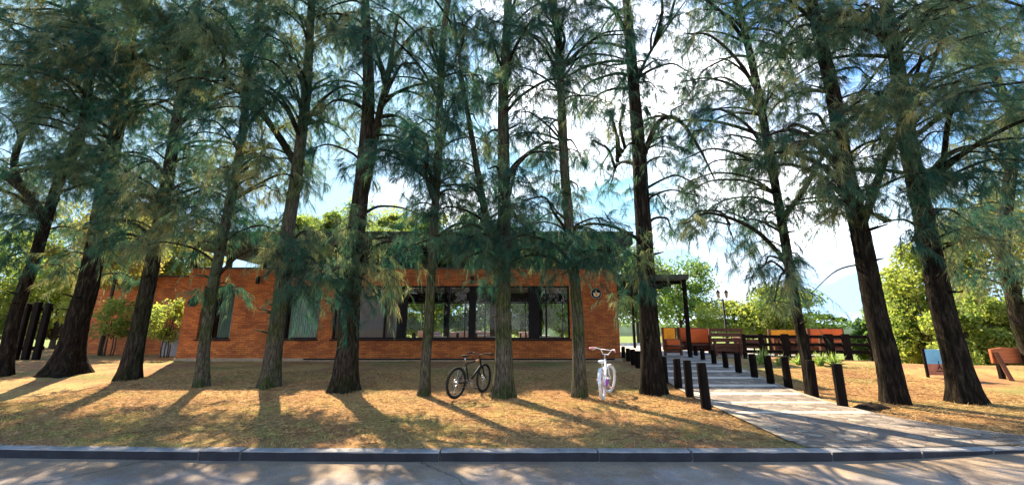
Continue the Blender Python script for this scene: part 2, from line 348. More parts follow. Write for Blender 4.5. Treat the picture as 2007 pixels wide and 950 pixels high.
def glassmat():
    m, n, b, o = mat('window_glass')
    t = N(n, 'ShaderNodeBsdfTransparent'); t.inputs[0].default_value = (.95, .97, .95, 1)
    g = N(n, 'ShaderNodeBsdfGlossy', Roughness=.02); fr = N(n, 'ShaderNodeFresnel', IOR=1.22)
    x = N(n, 'ShaderNodeMixShader'); n.links.new(fr.outputs[0], x.inputs[0]); n.links.new(t.outputs[0], x.inputs[1]); n.links.new(g.outputs[0], x.inputs[2]); n.links.new(x.outputs[0], o.inputs[0])
    return m
M['glass'] = glassmat()

# ------------------------------------------------------------------ the setting: ground, road, kerb, path
def vnoise(x, y, s, seed=0):
    return (np.sin(x * s * 1.3 + seed) * np.cos(y * s * 1.7 + seed * 2.1) + .6 * np.sin(x * s * 2.9 + y * s * 2.3 + seed) + .4 * np.cos(x * s * 5.1 - y * s * 4.3 + seed * 3)) / 2
xs = np.concatenate([-np.geomspace(900, 26, 28), np.linspace(-25, 25, 260), np.geomspace(26, 900, 28)])
ts = np.concatenate([np.linspace(0, 14, 120), np.linspace(14.3, 40, 60), np.geomspace(41, 1800, 40)])
X, T = np.meshgrid(xs, ts); Y = yk(X) * (1 - sstep(6, 30, T)) + 5.7 * sstep(6, 30, T) + .15 + T
Zg = gz(X, Y); amp = sstep(0.05, .8, T) * (1 - sstep(30, 60, T)); Zg = Zg - amp * (.022 + .02 * vnoise(X, Y, 2.2) + .008 * vnoise(X, Y, 9, 2))
nx, ny = len(xs), len(ts); idx = np.arange(nx * ny).reshape(ny, nx)
fq = np.stack([idx[:-1, :-1], idx[:-1, 1:], idx[1:, 1:], idx[1:, :-1]], -1).reshape(-1, 4)
me = np_mesh('ground', np.stack([X, Y, Zg], -1).reshape(-1, 3), [fq], 4)
tag(link('ground', me, M['ground'], smooth=True), kind='structure')
def strip_mesh(x0, x1, n, fy0, fy1, z):
    xs_ = np.linspace(x0, x1, n); V = []; 
    for x in xs_: zz = z + .085 * float(sstep(3.9, 7.8, x)); V += [(x, float(fy0(x)), zz), (x, float(fy1(x)), zz)]
    return V, [(2 * i, 2 * i + 2, 2 * i + 3, 2 * i + 1) for i in range(n - 1)]
rd = MB(); v, f = strip_mesh(-120, 120, 240, lambda x: -400, lambda x: yk(x) + .08, -.118); rd.add(v, f); tag(rd.build('road', M['road']), kind='structure')
# kerb stones, one run with cracked joints
kb = MB(); seams = [-30.0]
while seams[-1] < 32: seams.append(seams[-1] + 3.37)
cuts = [-17.0, -13.6, -10.2, -6.9, -4.05, -3.5, -.92, 1.1, 2.3, 4.1, 5.3, 6.3, 8.0, 9.8, 11.6, 14, 18, 22, 28]
seams = [-30, -26, -21] + cuts
for a, b_ in zip(seams[:-1], seams[1:]):
    dz = random.uniform(-.008, .006); dy = random.uniform(-.012, .012); n = max(3, int((b_ - a) / .25))
    prof = [(.0, -.16), (0, -.012), (.012, .0), (.15, .003), (.15, -.16)]
    vv = []; g = random.uniform(.006, .02)
    for i in range(n + 1):
        x = a + g + (b_ - a - 2 * g) * i / n; y0 = float(yk(x)) + dy
        for (py, pz) in prof: vv.append((x, y0 + py + random.uniform(-.006, .006) * (py < .1), pz + dz + random.uniform(-.003, .003)))
    k = len(prof); ff = []
    for i in range(n):
        for j in range(k - 1): ff.append((i * k + j, (i + 1) * k + j, (i + 1) * k + j + 1, i * k + j + 1))
    ff.append(tuple(range(k))); ff.append(tuple(n * k + j for j in range(k - 1, -1, -1)))
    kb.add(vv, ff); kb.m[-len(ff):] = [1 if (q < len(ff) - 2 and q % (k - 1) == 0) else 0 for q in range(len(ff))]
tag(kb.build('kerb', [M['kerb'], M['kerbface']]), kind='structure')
# path between the bollards, stone with pale concrete strips and borders
def xl(y): return 3.45 + .078 * y
def xr(y): return (5.3 + .163 * y) if y > 9.0 else 6.77 + .42 * max(0, 7.6 - y) ** 1.6
pth = MB()
def band(y0, y1, fa, fb, z, m, ns=1, nx_=10):
    vv = []; ff = []
    for i in range(ns + 1):
        y = y0 + (y1 - y0) * i / ns
        for j in range(nx_ + 1):
            x = fa(y) + (fb(y) - fa(y)) * j / nx_; vv.append((x, y, float(gz(x, y)) + z))
    for i in range(ns):
        for j in range(nx_): a = i * (nx_ + 1) + j; ff.append((a, a + 1, a + nx_ + 2, a + nx_ + 1))
    pth.add(vv, ff, m)
def ywarp(y): return y
vv = []; ff = []; ns, nx_ = 60, 14
for i in range(ns + 1):
    for j in range(nx_ + 1):
        t = i / ns; y = 5.72 + (18.0 - 5.72) * t; s_ = j / nx_
        x = xl(y) + (xr(y) - xl(y)) * s_
        y = y + max(0.0, (float(yk(x)) + .15) - 5.72) * (1 - t) ** 3
        vv.append((x, y, float(gz(x, y)) + .008))
for i in range(ns):
    for j in range(nx_): a = i * (nx_ + 1) + j; ff.append((a, a + 1, a + nx_ + 2, a + nx_ + 1))
pth.add(vv, ff, 0)
yy = 7.85
while yy < 17.9:
    band(yy, yy + (.26 if yy > 9 else .16), lambda y: xl(y) + .12, lambda y: xr(y) - .12, .012, 1); yy += 1.02
band(6.0, 17.9, lambda y: xl(y) - .06, lambda y: xl(y) + .10, .014, 2, 50, 1)
band(8.6, 17.9, lambda y: xr(y) - .12, lambda y: xr(y) + .03, .014, 2, 40, 1)
tag(pth.build('path', [M['stone'], M['strip'], M['border']]), kind='structure')
pt = MB(); pt.box(3.9, 14.2, 18.0, 34, -.3, .345); tag(pt.build('patio', M['patio']), kind='structure')
pt = MB(); pt.box(-13, 4.2, 24.4, 33, -.3, .34); tag(pt.build('rear_terrace', M['patio']), kind='structure')
# far hills
hx = np.linspace(-900, 1300, 160); Vh = []
for x in hx:
    h = 6 + 5 * math.sin(x * .004 + 1) + 3 * math.sin(x * .013) + random.uniform(-.5, .5)
    Vh += [(x, 700, -14), (x, 760, max(2, h)), (x, 900, -14)]
fh = []
for i in range(len(hx) - 1):
    for j in range(2): fh.append((i * 3 + j, (i + 1) * 3 + j, (i + 1) * 3 + j + 1, i * 3 + j + 1))
hm = MB(); hm.add(Vh, fh); tag(hm.build('hills', M['hill'], smooth=True), kind='structure')
# litter of needles and short grass on the near lawn: nobody could count it
n = 210000
lx = rng.uniform(-11, 12, n); lt = rng.uniform(0, 1, n) ** 1.35 * 7.5; ly = yk(lx) + .13 + lt
keep = ~((lx > 3.42 + .078 * ly) & (lx < 6.9 + .1 * (ly - 8))); keep |= rng.uniform(size=n) < .02
lx, ly = lx[keep], ly[keep]; n = len(lx)
gpatch = vnoise(lx, ly, .9, 4) + .5 * vnoise(lx, ly, 3, 1)
isg = (gpatch > .15) & (rng.uniform(size=n) < .36) & (ly < 9) & (lx < 3.2)
P = np.stack([lx, ly, gz(lx, ly) - .012], -1)
D = rng.normal(size=(n, 3)); D[:, 2] = np.abs(D[:, 2]) * np.where(isg, 1.6, .22)
L = np.where(isg, rng.uniform(.03, .065, n), rng.uniform(.04, .12, n)); Wd = np.where(isg, .006, .005) * rng.uniform(.7, 1.4, n)
tint = np.where(isg, rng.uniform(.66, 1, n), rng.uniform(0, .62, n) ** .9)
V, f4, f3, tt = ribbons(P, D, L, Wd, L * .1, tint)
nt_ = 900; tx = rng.uniform(-11, 12, nt_); ty = yk(tx) + .25 + rng.uniform(0, 7, nt_); ok = ~((tx > 3.3 + .078 * ty) & (tx < 7.2 + .1 * (ty - 8))); tx, ty = tx[ok], ty[ok]; nt_ = len(tx)
a_ = rng.uniform(0, 6.28, nt_); lw = rng.uniform(.08, .38, nt_); pz = gz(tx, ty) + .004
st = np.stack([tx, ty, pz], -1); dv = np.stack([np.cos(a_), np.sin(a_), rng.uniform(0, .12, nt_)], -1); pth_ = st[:, None, :] + dv[:, None, :] * lw[:, None, None] * np.linspace(0, 1, 4)[None, :, None]; pth_[:, 1:3] += rng.normal(scale=.012, size=(nt_, 2, 3)) * [1, 1, .3]
Vt, ft_ = tubes_np(pth_, np.linspace(.006, .003, 4)[None, :].repeat(nt_, 0), 4); n0 = len(V); V = np.concatenate([V, Vt]); tt = np.concatenate([tt, np.repeat(rng.uniform(0, .2, nt_), 16)])
tag(link('fallen_needles_and_grass', np_mesh('litter', V, [f4, f3, ft_ + n0], 0, tt), M['litter']), 'carpet of fallen brown needles and short dry grass under the tree row', 'ground litter', kind='stuff')

# ------------------------------------------------------------------ the restaurant building
YB = 15.8
bld = empty('brick_building', (-4.4, YB, .33), 'long single storey orange brick restaurant with raised flat roof behind the trees', 'building')
def bpart(mb, name, mats, parent=bld, smooth=False):
    o = mb.build(name, mats, parent, smooth)
    return o
def local(mb, ref):                      # shift world geometry into a parent's space
    mb.v = [(x - ref[0], y - ref[1], z - ref[2]) for x, y, z in mb.v]; return mb
REF = (-4.4, YB, .33)
WX0, WX1 = -12.86, 4.16; ZB, ZT = .1, 3.85; SILL, HEAD = 1.13, 3.18; TH = .3; YE = 24.2
wins = [(-12.2, -10.93), (-8.86, -7.54), (-6.98, 2.26)]
wl = MB()
e = WX0
for a, b_ in wins: wl.box(e, a, YB, YB + TH, .42, ZT); wl.box(a, b_, YB, YB + TH, .42, SILL); wl.box(a, b_, YB, YB + TH, HEAD, ZT); e = b_
wl.box(e, WX1, YB, YB + TH, .42, ZT)
wl.box(WX0, WX0 + TH, YB + TH, YE, .42, ZT); wl.box(WX1 - TH, WX1, YB + TH, 18.5, .42, ZT)
wl.box(WX0 + TH, -8, YE - TH, YE, .42, ZT)
wl.box(-7.2, -6.95, YB + TH, YE - TH - .01, .42, ZT - .2)
bpart(local(wl, REF), 'wall', M['brick'])
ft = MB(); ft.box(WX0 - .04, WX1 + .04, YB - .05, YB + TH, 0, .42); ft.box(WX0 - .04, WX0 + TH, YB + TH, YE, 0, .42); ft.box(WX1 - TH, WX1 + .04, YB + TH, YE, 0, .42)
bpart(local(ft, REF), 'footing', M['paleband'])
fl = MB(); fl.box(WX0 + TH, WX1 - TH, YB + TH, YE, .3, .415); bpart(local(fl, REF), 'floor', M['floor'])
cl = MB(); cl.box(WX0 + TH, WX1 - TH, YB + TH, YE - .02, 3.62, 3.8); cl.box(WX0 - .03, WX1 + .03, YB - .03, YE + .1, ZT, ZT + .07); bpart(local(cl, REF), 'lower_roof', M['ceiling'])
rf = MB(); rf.box(-13.62, 4.95, YB + .12, YE + .8, 4.86, 5.34, bev=.03); rf.box(-13.66, 4.99, YB + .08, YE + .84, 5.34, 5.42)
bpart(local(rf, REF), 'upper_roof', M['fascia'])
for i, cx in enumerate(np.arange(-13.0, 4.6, 1.42)):
    for cy in (YB + .32, YE - .4):
        p = MB(); p.box(cx - .085, cx + .085, cy - .085, cy + .085, ZT + .07, 4.86); bpart(local(p, REF), 'roof_post', M['darkwood'])
up = MB(); up.box(-8.3, 4.0, YB + 2.0, YB + 2.2, ZT + .07, 4.86); bpart(local(up, REF), 'setback_wall', M['fascia'])
def window(a, b_, z0, z1, divs, yy=YB + .1, fw=.06, thick=()):
    fr = MB(); d = .09
    fr.box(a, b_, yy, yy + d, z0, z0 + fw); fr.box(a, b_, yy, yy + d, z1 - fw, z1)
    fr.box(a, a + fw, yy, yy + d, z0 + fw, z1 - fw); fr.box(b_ - fw, b_, yy, yy + d, z0 + fw, z1 - fw)
    for q in divs: fr.box(q - fw / 2, q + fw / 2, yy + .005, yy + d - .005, z0 + fw, z1 - fw)
    for q, wd in thick: fr.box(q - wd / 2, q + wd / 2, yy - .03, yy + d + .12, z0 + fw, z1 - fw)
    fo = bpart(local(fr, REF), 'window', M['frame'])
    edges = [a] + sorted(list(divs) + [q for q, _ in thick]) + [b_]
    for e0, e1 in zip(edges[:-1], edges[1:]):
        g = MB(); g.box(e0 + fw / 2, e1 - fw / 2, yy + .035, yy + .045, z0 + fw, z1 - fw); g.build('pane', M['glass'], fo).matrix_parent_inverse = Matrix.Identity(4)
        fo.children[-1].data.transform(Matrix.Translation((-REF[0], -REF[1], -REF[2])))
    s = MB(); s.box(a - .05, b_ + .05, YB - .06, YB + .09, z0 - .06, z0 - .003); so_ = s.build('sill', M['frame'], fo); so_.data.transform(Matrix.Translation((-REF[0], -REF[1], -REF[2])))
window(*wins[0], SILL, HEAD, [-11.72]); window(*wins[1], SILL, HEAD, [])
window(*wins[2], SILL, HEAD, [-5.0, -3.1, -2.5, -.45, 1.35], thick=((-4.33, .34), (-1.57, .26), (.86, .42)))
# rear glazing
s = MB(); s.box(-7.9, 3.86, YE - .2, YE - .05, 3.06, 3.6); bpart(local(s, REF), 'rear_lintel', M['frame'])
window(-7.9, 3.86, .42, 3.05, [-6.4, -5.2, -4.0, -2.8, -1.6, -.4, .8, 2.0, 3.0], yy=YE - .15, fw=.07)
for cx in (-5.9, -3.4, -1.0, 1.4):
    p = MB(); p.box(cx - .14, cx + .14, 21.0, 21.28, .415, 3.62); bpart(local(p, REF), 'column', M['frame'])
for (a, b_, yy, mm, nm) in ((-11.6, -11.0, YB + .26, 'curtain', 'curtain'), (-8.8, -7.6, YB + .26, 'curtain', 'curtain'), (-6.6, -4.55, YB + .26, 'blind', 'roller_blind')):
    c = MB(); nn = 60; vv = []; ff = []
    for i in range(nn + 1):
        x = a + (b_ - a) * i / nn; o_ = (.03 * math.sin(i * 1.4) if mm == 'curtain' else 0); vv += [(x, yy + o_, SILL - .05), (x, yy + o_, HEAD + .02), (x, yy + o_ + .015, SILL - .05), (x, yy + o_ + .015, HEAD + .02)]
    for i in range(nn): a4 = 4 * i; ff += [(a4, a4 + 4, a4 + 5, a4 + 1), (a4 + 3, a4 + 7, a4 + 6, a4 + 2)]
    c.add(vv, ff); bpart(local(c, REF), nm, M[mm])
for u in (505, 925, 1063):
    p = at(u, 548, YB - .1); s = MB(); s.cyl((p.x, YB - .1, p.z - .16), (p.x, YB - .1, p.z + .14), .065, 14); s.box(p.x - .03, p.x + .03, YB - .05, YB, p.z - .05, p.z + .03)
    bpart(local(s, REF), 'wall_lamp', M['blackpaint'], smooth=False)
p = at(366, 592, YB - .05); s = MB(); s.cyl((p.x + .25, YB - .12, p.z), (p.x + .25, YB, p.z), .16, 18); bpart(local(s, REF), 'alarm_bell', M['blackpaint'])
# side canopy belongs to the building
cn = MB(); cn.box(WX1 + .01, 7.72, 17.3, 25.4, 3.62, 3.84, bev=.015); bpart(local(cn, REF), 'side_canopy', M['fascia'])
for yy in np.arange(17.9, 25.2, 1.1):
    cn = MB(); cn.box(WX1 + .02, 7.6, yy, yy + .09, 3.47, 3.615); bpart(local(cn, REF), 'canopy_beam', M['darkwood'])
for (x, y) in ((7.56, 17.5), (7.5, 25.1)):
    cn = MB(); cn.box(x - .07, x + .07, y - .07, y + .07, .2, 3.615); bpart(local(cn, REF), 'canopy_post', M['darkwood'])
# left wing, further back
wg = empty('brick_wing', (-17.5, 20, .3), 'lower orange brick side block left of the restaurant, behind the two leafy shrubs', 'building')
RW = (-17.5, 20, .3)
s = MB(); s.box(-21.6, -12.95, 20.0, 20.3, .1, 4.05); s.box(-21.6, -21.3, 20.3, 24, .1, 4.05); s.box(-21.3, -12.95, 23.7, 24, .1, 4.05); local(s, RW).build('wall', M['brick'], wg)
s = MB(); s.box(-21.65, -12.9, 19.95, 24.05, 4.05, 4.14); local(s, RW).build('roof', M['ceiling'], wg)
s = MB(); s.box(-15.9, -13.4, 18.6, 18.8, .1, 1.35); s.v = [(x + 14.6, y - 18.7, z) for x, y, z in s.v]; o = s.build('garden_wall', M['plaster']); o.location = (-14.6, 18.7, 0); tag(o, 'low grey plastered wall behind the leafy shrub next to the restaurant corner', 'wall')
# round emblem sign on the wall
c0 = at(1168, 575, YB); rs = empty('round_sign', (c0.x, YB, c0.z), 'round black restaurant sign with cream cup emblem on the brick wall', 'sign')
s = MB(); s.cyl((0, 0, 0), (0, -.05, 0), .27, 40); s.build('disc', M['blackpaint'], rs)
s = MB(); s.torus((0, -.055, 0), .262, .014, n=48); s.build('outer_ring', M['redcush'], rs, True)
s = MB(); s.torus((0, -.052, 0), .205, .008, n=48); s.build('inner_ring', M['cream'], rs, True)
s = MB(); s.add([(-.12, -.058, .03), (.12, -.058, .03), (.095, -.058, -.09), (.04, -.058, -.13), (-.04, -.058, -.13), (-.095, -.058, -.09)] + [(-.12, -.051, .03), (.12, -.051, .03), (.095, -.051, -.09), (.04, -.051, -.13), (-.04, -.051, -.13), (-.095, -.051, -.09)],
    [(5, 4, 3, 2, 1, 0), (6, 7, 8, 9, 10, 11)] + [(i, (i + 1) % 6, 6 + (i + 1) % 6, 6 + i) for i in range(6)])
s.tube([(-.0, -.056, .03), (-.01, -.056, .10), (.0, -.056, .13)], .012, 6); s.tube([(.12, -.056, .01), (.155, -.056, -.02), (.11, -.056, -.06)], .012, 6); s.build('cup_emblem', M['cream'], rs)
s = MB(); s.cyl((.02, -.058, -.04), (.02, -.063, -.04), .05, 20); s.build('orange_spot', M['orange'], rs)

# ------------------------------------------------------------------ furniture inside and on the terraces
def table(x, y, z, label, group, top='white'):
    t = empty('table', (x, y, z), label, 'table', group)
    s = MB(); s.box(-.55, .55, -.4, .4, .72, .76, bev=.01); s.build('tabletop', M[top], t)
    for sx in (-.48, .48):
        for sy in (-.33, .33): s = MB(); s.box(sx - .03, sx + .03, sy - .03, sy + .03, 0, .72); s.build('leg', M['darkwood'], t)
    return t
def chair(x, y, z, rz, label, group):
    t = empty('chair', (x, y, z), label, 'chair', group, rz)
    s = MB(); s.box(-.21, .21, -.21, .21, .43, .47, bev=.01); s.build('seat', M['darkwood'], t)
    s = MB(); s.box(-.21, .21, .18, .21, .62, .92, bev=.008); s.build('backrest', M['darkwood'], t)
    for sx in (-.18, .18): 
        s = MB(); s.box(sx - .02, sx + .02, -.2, -.16, 0, .43); s.build('leg', M['darkwood'], t)
        s = MB(); s.box(sx - .02, sx + .02, .14, .18, 0, .43); s.box(sx - .02, sx + .02, .141, .179, .47, .9); s.build('leg', M['darkwood'], t)
    return t
spots = [(-3.4, 18.2, 'behind the left bay of the long window'), (-.6, 18.0, 'behind the middle bay of the long window'), (1.6, 18.3, 'behind the right end bay of the long window')]
for (x, y, w_) in spots:
    table(x, y, .415, 'white topped dining table ' + w_, 'dining tables inside')
    chair(x - .8, y, .415, R_(90), 'dark chair left of the table ' + w_, 'dining chairs inside')
    chair(x + .8, y, .415, R_(-90), 'dark chair right of the table ' + w_, 'dining chairs inside')
for (x, w_) in ((-4.6, 'seen through the left bay'), (-2.2, 'seen through the middle bays'), (1.9, 'seen through the right end bay')):
    table(x, 26.5, .34, 'pale table on the sunny rear terrace ' + w_, 'rear terrace tables')
for (u, w_, tl) in ((842, 'left of the mountain bicycle', .22), (905, 'above the mountain bicycle', -.2), (950, 'left of the straight central trunk', .25), (1040, 'right of the straight central trunk', -.15)):
    p = at(u, 640, 27.5); t = empty('lounge_bench', (p.x, 27.5, .34), 'pale pink slanted bench back seen through the long window ' + w_, 'bench', 'pale benches on the rear terrace')
    s = MB(); s.box(-.75, .75, -.05, .05, .5, 1.12, bev=.02, M=Matrix.Rotation(.5, 4, 'X') @ Matrix.Rotation(tl * .4, 4, 'Y')); s.build('backrest', M['palepink'], t)
    s = MB(); s.box(-.75, .75, -.8, -.25, .40, .48, bev=.02); s.build('seat', M['palepink'], t)
    for sx in (-.65, .65): s = MB(); s.box(sx - .04, sx + .04, -.75, -.1, 0, .40); s.build('leg', M['darkwood'], t)
# high-backed booths behind the fence
def booth(u0, u1, vtop, Yd, label, cush='orange', slat=False):
    a = at(u0, vtop, Yd); b_ = at(u1, vtop, Yd); W = b_.x - a.x; h = a.z - .345
    t = empty('booth_bench', ((a.x + b_.x) / 2, Yd, .345), label, 'bench', 'high backed booths on the patio')
    s = MB(); 
    s.box(-W / 2, -W / 2 + .09, -.06, .06, 0, h, bev=.008); s.build('post', M['brownwood'], t)
    s = MB(); s.box(W / 2 - .09, W / 2, -.06, .06, 0, h, bev=.008); s.build('post', M['brownwood'], t)
    s = MB(); s.box(-W / 2 + .09, W / 2 - .09, -.05, .05, h - .14, h - .002)
    if slat:
        s.box(-W / 2 + .09, W / 2 - .09, -.04, .04, h - .38, h - .22); s.box(-W / 2 + .09, W / 2 - .09, -.04, .04, h - .62, h - .46); s.box(-W / 2 + .09, W / 2 - .09, -.04, .04, .2, h - .7)
    else: s.box(-W / 2 + .09, W / 2 - .09, .0, .05, .1, h - .14)
    s.build('backboard', M['brownwood'], t)
    if not slat:
        s = MB(); s.box(-W / 2 + .1, W / 2 - .1, -.11, -.002, h * .42, h - .03, bev=.03); s.build('cushion', M[cush], t)
        s = MB(); s.box(-W / 2 + .09, W / 2 - .09, -.55, -.06, .38, .46, bev=.01); s.build('seat', M['brownwood'], t)
    else:
        s = MB(); s.box(-W / 2 + .09, W / 2 - .09, .06, .5, .38, .46, bev=.01); s.build('seat', M['brownwood'], t)
booth(1296, 1324, 641, 23, 'orange backed booth bench beside the big trunk, furthest left on the patio', 'orange')
booth(1326, 1372, 641, 21, 'dark booth bench crossed by the slim canopy post', 'redcush')
booth(1344, 1388, 643, 19.9, 'red orange cushioned booth bench just right of the canopy post', 'redcush')
booth(1388, 1453, 643, 19.2, 'dark slatted back of a booth bench below the lantern post', slat=True)
booth(1504, 1572, 645, 20.2, 'bright orange cushioned booth bench left of the slim leaning trunk', 'orange')
booth(1580, 1651, 643, 19.2, 'reddish brown booth bench right of the slim leaning trunk', 'redcush')
booth(1300, 1335, 664, 18.6, 'low red bench back at the left end of the patio beside the big trunk', 'redcush')
booth(1398, 1450, 662, 18.0, 'low dark slatted bench back before the taller slatted booth', slat=True)
booth(1456, 1500, 655, 18.9, 'dark slatted bench back between the slatted booth and the orange booth', slat=True)
booth(1515, 1560, 662, 18.1, 'low dark slatted bench back in front of the bright orange booth', slat=True)
booth(1604, 1660, 660, 18.0, 'low dark slatted bench back in front of the reddish brown booth', slat=True)
for (u, Yd, w_) in ((1468, 20.5, 'between the slatted booth and the orange booth'), (1540, 19.0, 'in front of the orange booth')):
    p = at(u, 690, Yd); table(p.x, Yd, .345, 'brown wooden patio table ' + w_, 'patio tables', 'brownwood')
# dark rail fence in front of the patio, continuous top, three rails
fa, fb = at(1455, 660, 17.2), at(1706, 660, 16.6)
fn = empty('rail_fence', (fa.x, fa.y, .33), 'dark brown timber rail fence with wide slab posts in front of the patio', 'fence')
L_ = (fb - fa); L_.z = 0; ln = L_.length; fn.rotation_euler = (0, 0, math.atan2(L_.y, L_.x))
for z0 in (.20, .48, .80):
    s = MB(); s.box(0, ln, -.03, .03, z0, z0 + .13, bev=.008); s.build('rail', M['darkwood'], fn)
for t_, wd in ((.0, .14), (.14, .2), (.33, .3), (.50, .16), (.67, .34), (.8, .30), (.985, .2)):
    s = MB(); s.box(t_ * ln - wd / 2, t_ * ln + wd / 2, -.11, -.032, -.2, .98, bev=.01); s.build('post', M['darkwood'], fn)
# bollards along the path
bol = []
for side, lst in (('left', [(1385, 800, 710), (1352, 776, 705), (1330, 760, 702), (1303, 750, 698), (1251, 719, 687), (1242, 713, 684), (1232, 706, 682), (1222, 700, 679)]),
                  ('right', [(1652, 795, 712), (1596, 776, 705), (1546, 759, 698), (1511, 751, 696), (1479, 739, 693), (1448, 729, 690), (1423, 720, 687), (1400, 712, 685), (1378, 705, 683), (1364, 697, 681)])):
    words = ['nearest to the road', 'second from the road', 'third from the road', 'fourth from the road', 'fifth from the road', 'sixth from the road', 'seventh from the road', 'eighth from the road', 'ninth from the road', 'furthest from the road']
    if side == 'left': words = words[:4] + ['first one visible left of the thick trunk', 'second one left of the thick trunk', 'third one left of the thick trunk', 'furthest, at the brick building corner']
    for k, (u, vb, vt) in enumerate(lst):
        g = ground(u, vb); tp = at(u, vt, g.y); h = max(.45, tp.z - g.z); w0 = .095 if k < 6 else .085
        s = MB(); rr = [w0 * random.uniform(.95, 1.05) for _ in range(5)]
        lx_, ly_ = random.uniform(-.015, .015), random.uniform(-.01, .01)
        if (side, k) == ('left', 0): lx_ = -.03
        s.tube([(0, 0, -.2), (lx_ * .3, 0, h * .35), (lx_ * .7, ly_, h * .75), (lx_, ly_, h - .02), (lx_, ly_, h)], [w0 * 1.04, w0, w0 * .98, w0 * .97, w0 * .86], 10, jit=.05)
        o = s.build('bollard', M['darkwood']); o.location = g; o.rotation_euler = (0, 0, random.uniform(0, 1))
        tag(o, 'dark bollard on the %s path side, %s' % (side, words[k]), 'bollard', 'timber bollards lining the path')
# lantern post
g = at(1424, 655, 24.5); lp = empty('street_lamp', (g.x, 24.5, .345), 'slim black double lantern lamp post rising behind the slatted booth', 'street lamp')
H = at(1418, 585, 24.5).z - .345
s = MB(); s.tube([(0, 0, 0), (0, 0, .4), (0, 0, .45), (0, 0, H)], [.12, .11, .065, .055], 12); s.build('pole', M['blackpaint'], lp, True)
s = MB(); s.tube([(-.3, 0, H + .02), (-.15, 0, H - .08), (0, 0, H - .02), (.15, 0, H - .08), (.3, 0, H + .02)], .018, 8); s.build('crossarm', M['blackpaint'], lp, True)
for sx in (-.25, .25):
    zz = H + .03
    l = MB(); l.tube([(sx, 0, zz), (sx, 0, zz + .04), (sx, 0, zz + .34)], [.04, .07, .11], 6); lo = l.build('lantern', M['lampglass'], lp)
    l = MB(); l.tube([(sx, 0, zz + .341), (sx, 0, zz + .40), (sx, 0, zz + .52)], [.14, .10, .02], 6); l.build('lantern_cap', M['blackpaint'], lo)
# left timber screen
g = ground(50, 704); ts_ = empty('timber_screen', (g.x, g.y, g.z), 'tall dark upright timber slabs behind the leaning left trunk', 'screen')
for k, x in enumerate((-.45, -.1, .28)):
    s = MB(); s.box(x - .1, x + .12, -.08 + .05 * k, .08 + .05 * k, -.2, 2.2 + .06 * (k % 2), bev=.015); s.build('slab', M['darkwood'], ts_)
s = MB(); s.box(-.55, .42, .14, .2, 1.9, 2.05); s.box(-.55, .42, .14, .2, .35, .5); s.build('cross_rail', M['darkwood'], ts_)
# info panel
a = ground(1826, 738); sg = empty('information_panel', (a.x + .28, a.y, a.z), 'small upright panel, blue above rust red, beside the big flared trunk', 'sign', rz=R_(-10))
hh = at(1826, 683, a.y).z - a.z
s = MB(); s.box(-.36, -.30, -.03, .03, -.1, hh + .02, bev=.006); s.build('post', M['darkwood'], sg)
s = MB(); s.box(.30, .36, -.03, .03, -.1, hh, bev=.006); s.build('post', M['darkwood'], sg)
s = MB(); s.box(-.299, .299, -.012, .012, hh * .46, hh - .02); s.build('blue_panel', M['signblue'], sg)
s = MB(); s.box(-.299, .299, -.012, .012, .05, hh * .46 - .003); s.build('red_panel', M['signred'], sg)
s = MB(); s.tube([(-.05, -.02, .22), (.0, -.02, .3), (.06, -.02, .22)], .012, 6); s.tube([(-.1, -.02, .17), (.1, -.02, .17)], .012, 6); s.tube([(0, -.02, .3), (0, -.02, .45)], .008, 6); s.build('drawing', M['blackpaint'], sg)
# board on posts, right edge
a = ground(1955, 741); Yd = a.y; x0 = at(1940, 690, Yd).x; ztop = at(1950, 684, Yd).z; zbot = at(1950, 711, Yd).z
bd = empty('wooden_board_sign', (x0 + .9, Yd, a.z), 'reddish brown wide board on slanting timber legs at the right edge', 'board')
s = MB(); s.add([(-.9, -.03, zbot - a.z), (1.1, -.03, zbot - a.z), (1.1, -.03, ztop - a.z + .02), (-.55, -.03, ztop - a.z + .05), (-.9, -.03, ztop - a.z)] + [(-.9, .03, zbot - a.z), (1.1, .03, zbot - a.z), (1.1, .03, ztop - a.z + .02), (-.55, .03, ztop - a.z + .05), (-.9, .03, ztop - a.z)],
    [(0, 1, 2, 3, 4), (9, 8, 7, 6, 5)] + [(i, i + 5, 5 + (i + 1) % 5, (i + 1) % 5) for i in range(5)]); s.build('board', M['redwood'], bd)
for sx in (-.8, 1.0):
    s = MB(); s.tube([(sx + .06, -.25, -.1), (sx - .03, -.08, ztop - a.z - .08)], .055, 8); s.build('leg', M['brownwood'], bd)
    s = MB(); s.box(sx + .12, sx + .24, .035, .12, -.1, ztop - a.z - .12); s.build('leg', M['darkwood'], bd)
# dark hollow with a heap of soil beside the thick right trunk
g = ground(1708, 799); s = MB(); vv = []; ff = []; nr, na = 6, 24
for i in range(nr + 1):
    for k in range(na):
        th = 2 * math.pi * k / na; rr = i / nr; r = rr * (1 + .18 * math.sin(3 * th + 1) + .1 * math.sin(7 * th))
        vv.append((.36 * r * math.cos(th), .17 * r * math.sin(th), .075 * (1 - rr ** 2) * (1 + .5 * random.random()) - .015 * rr))
for i in range(nr):
    for k in range(na): ff.append((i * na + k, i * na + (k + 1) % na, (i + 1) * na + (k + 1) % na, (i + 1) * na + k)[::-1])
s.add(vv, ff); o = s.build('soil_heap', M['soil'], smooth=True); o.location = g; tag(o, 'small dark heap of bare soil on the ground left of the thick leaning trunk', 'soil heap')

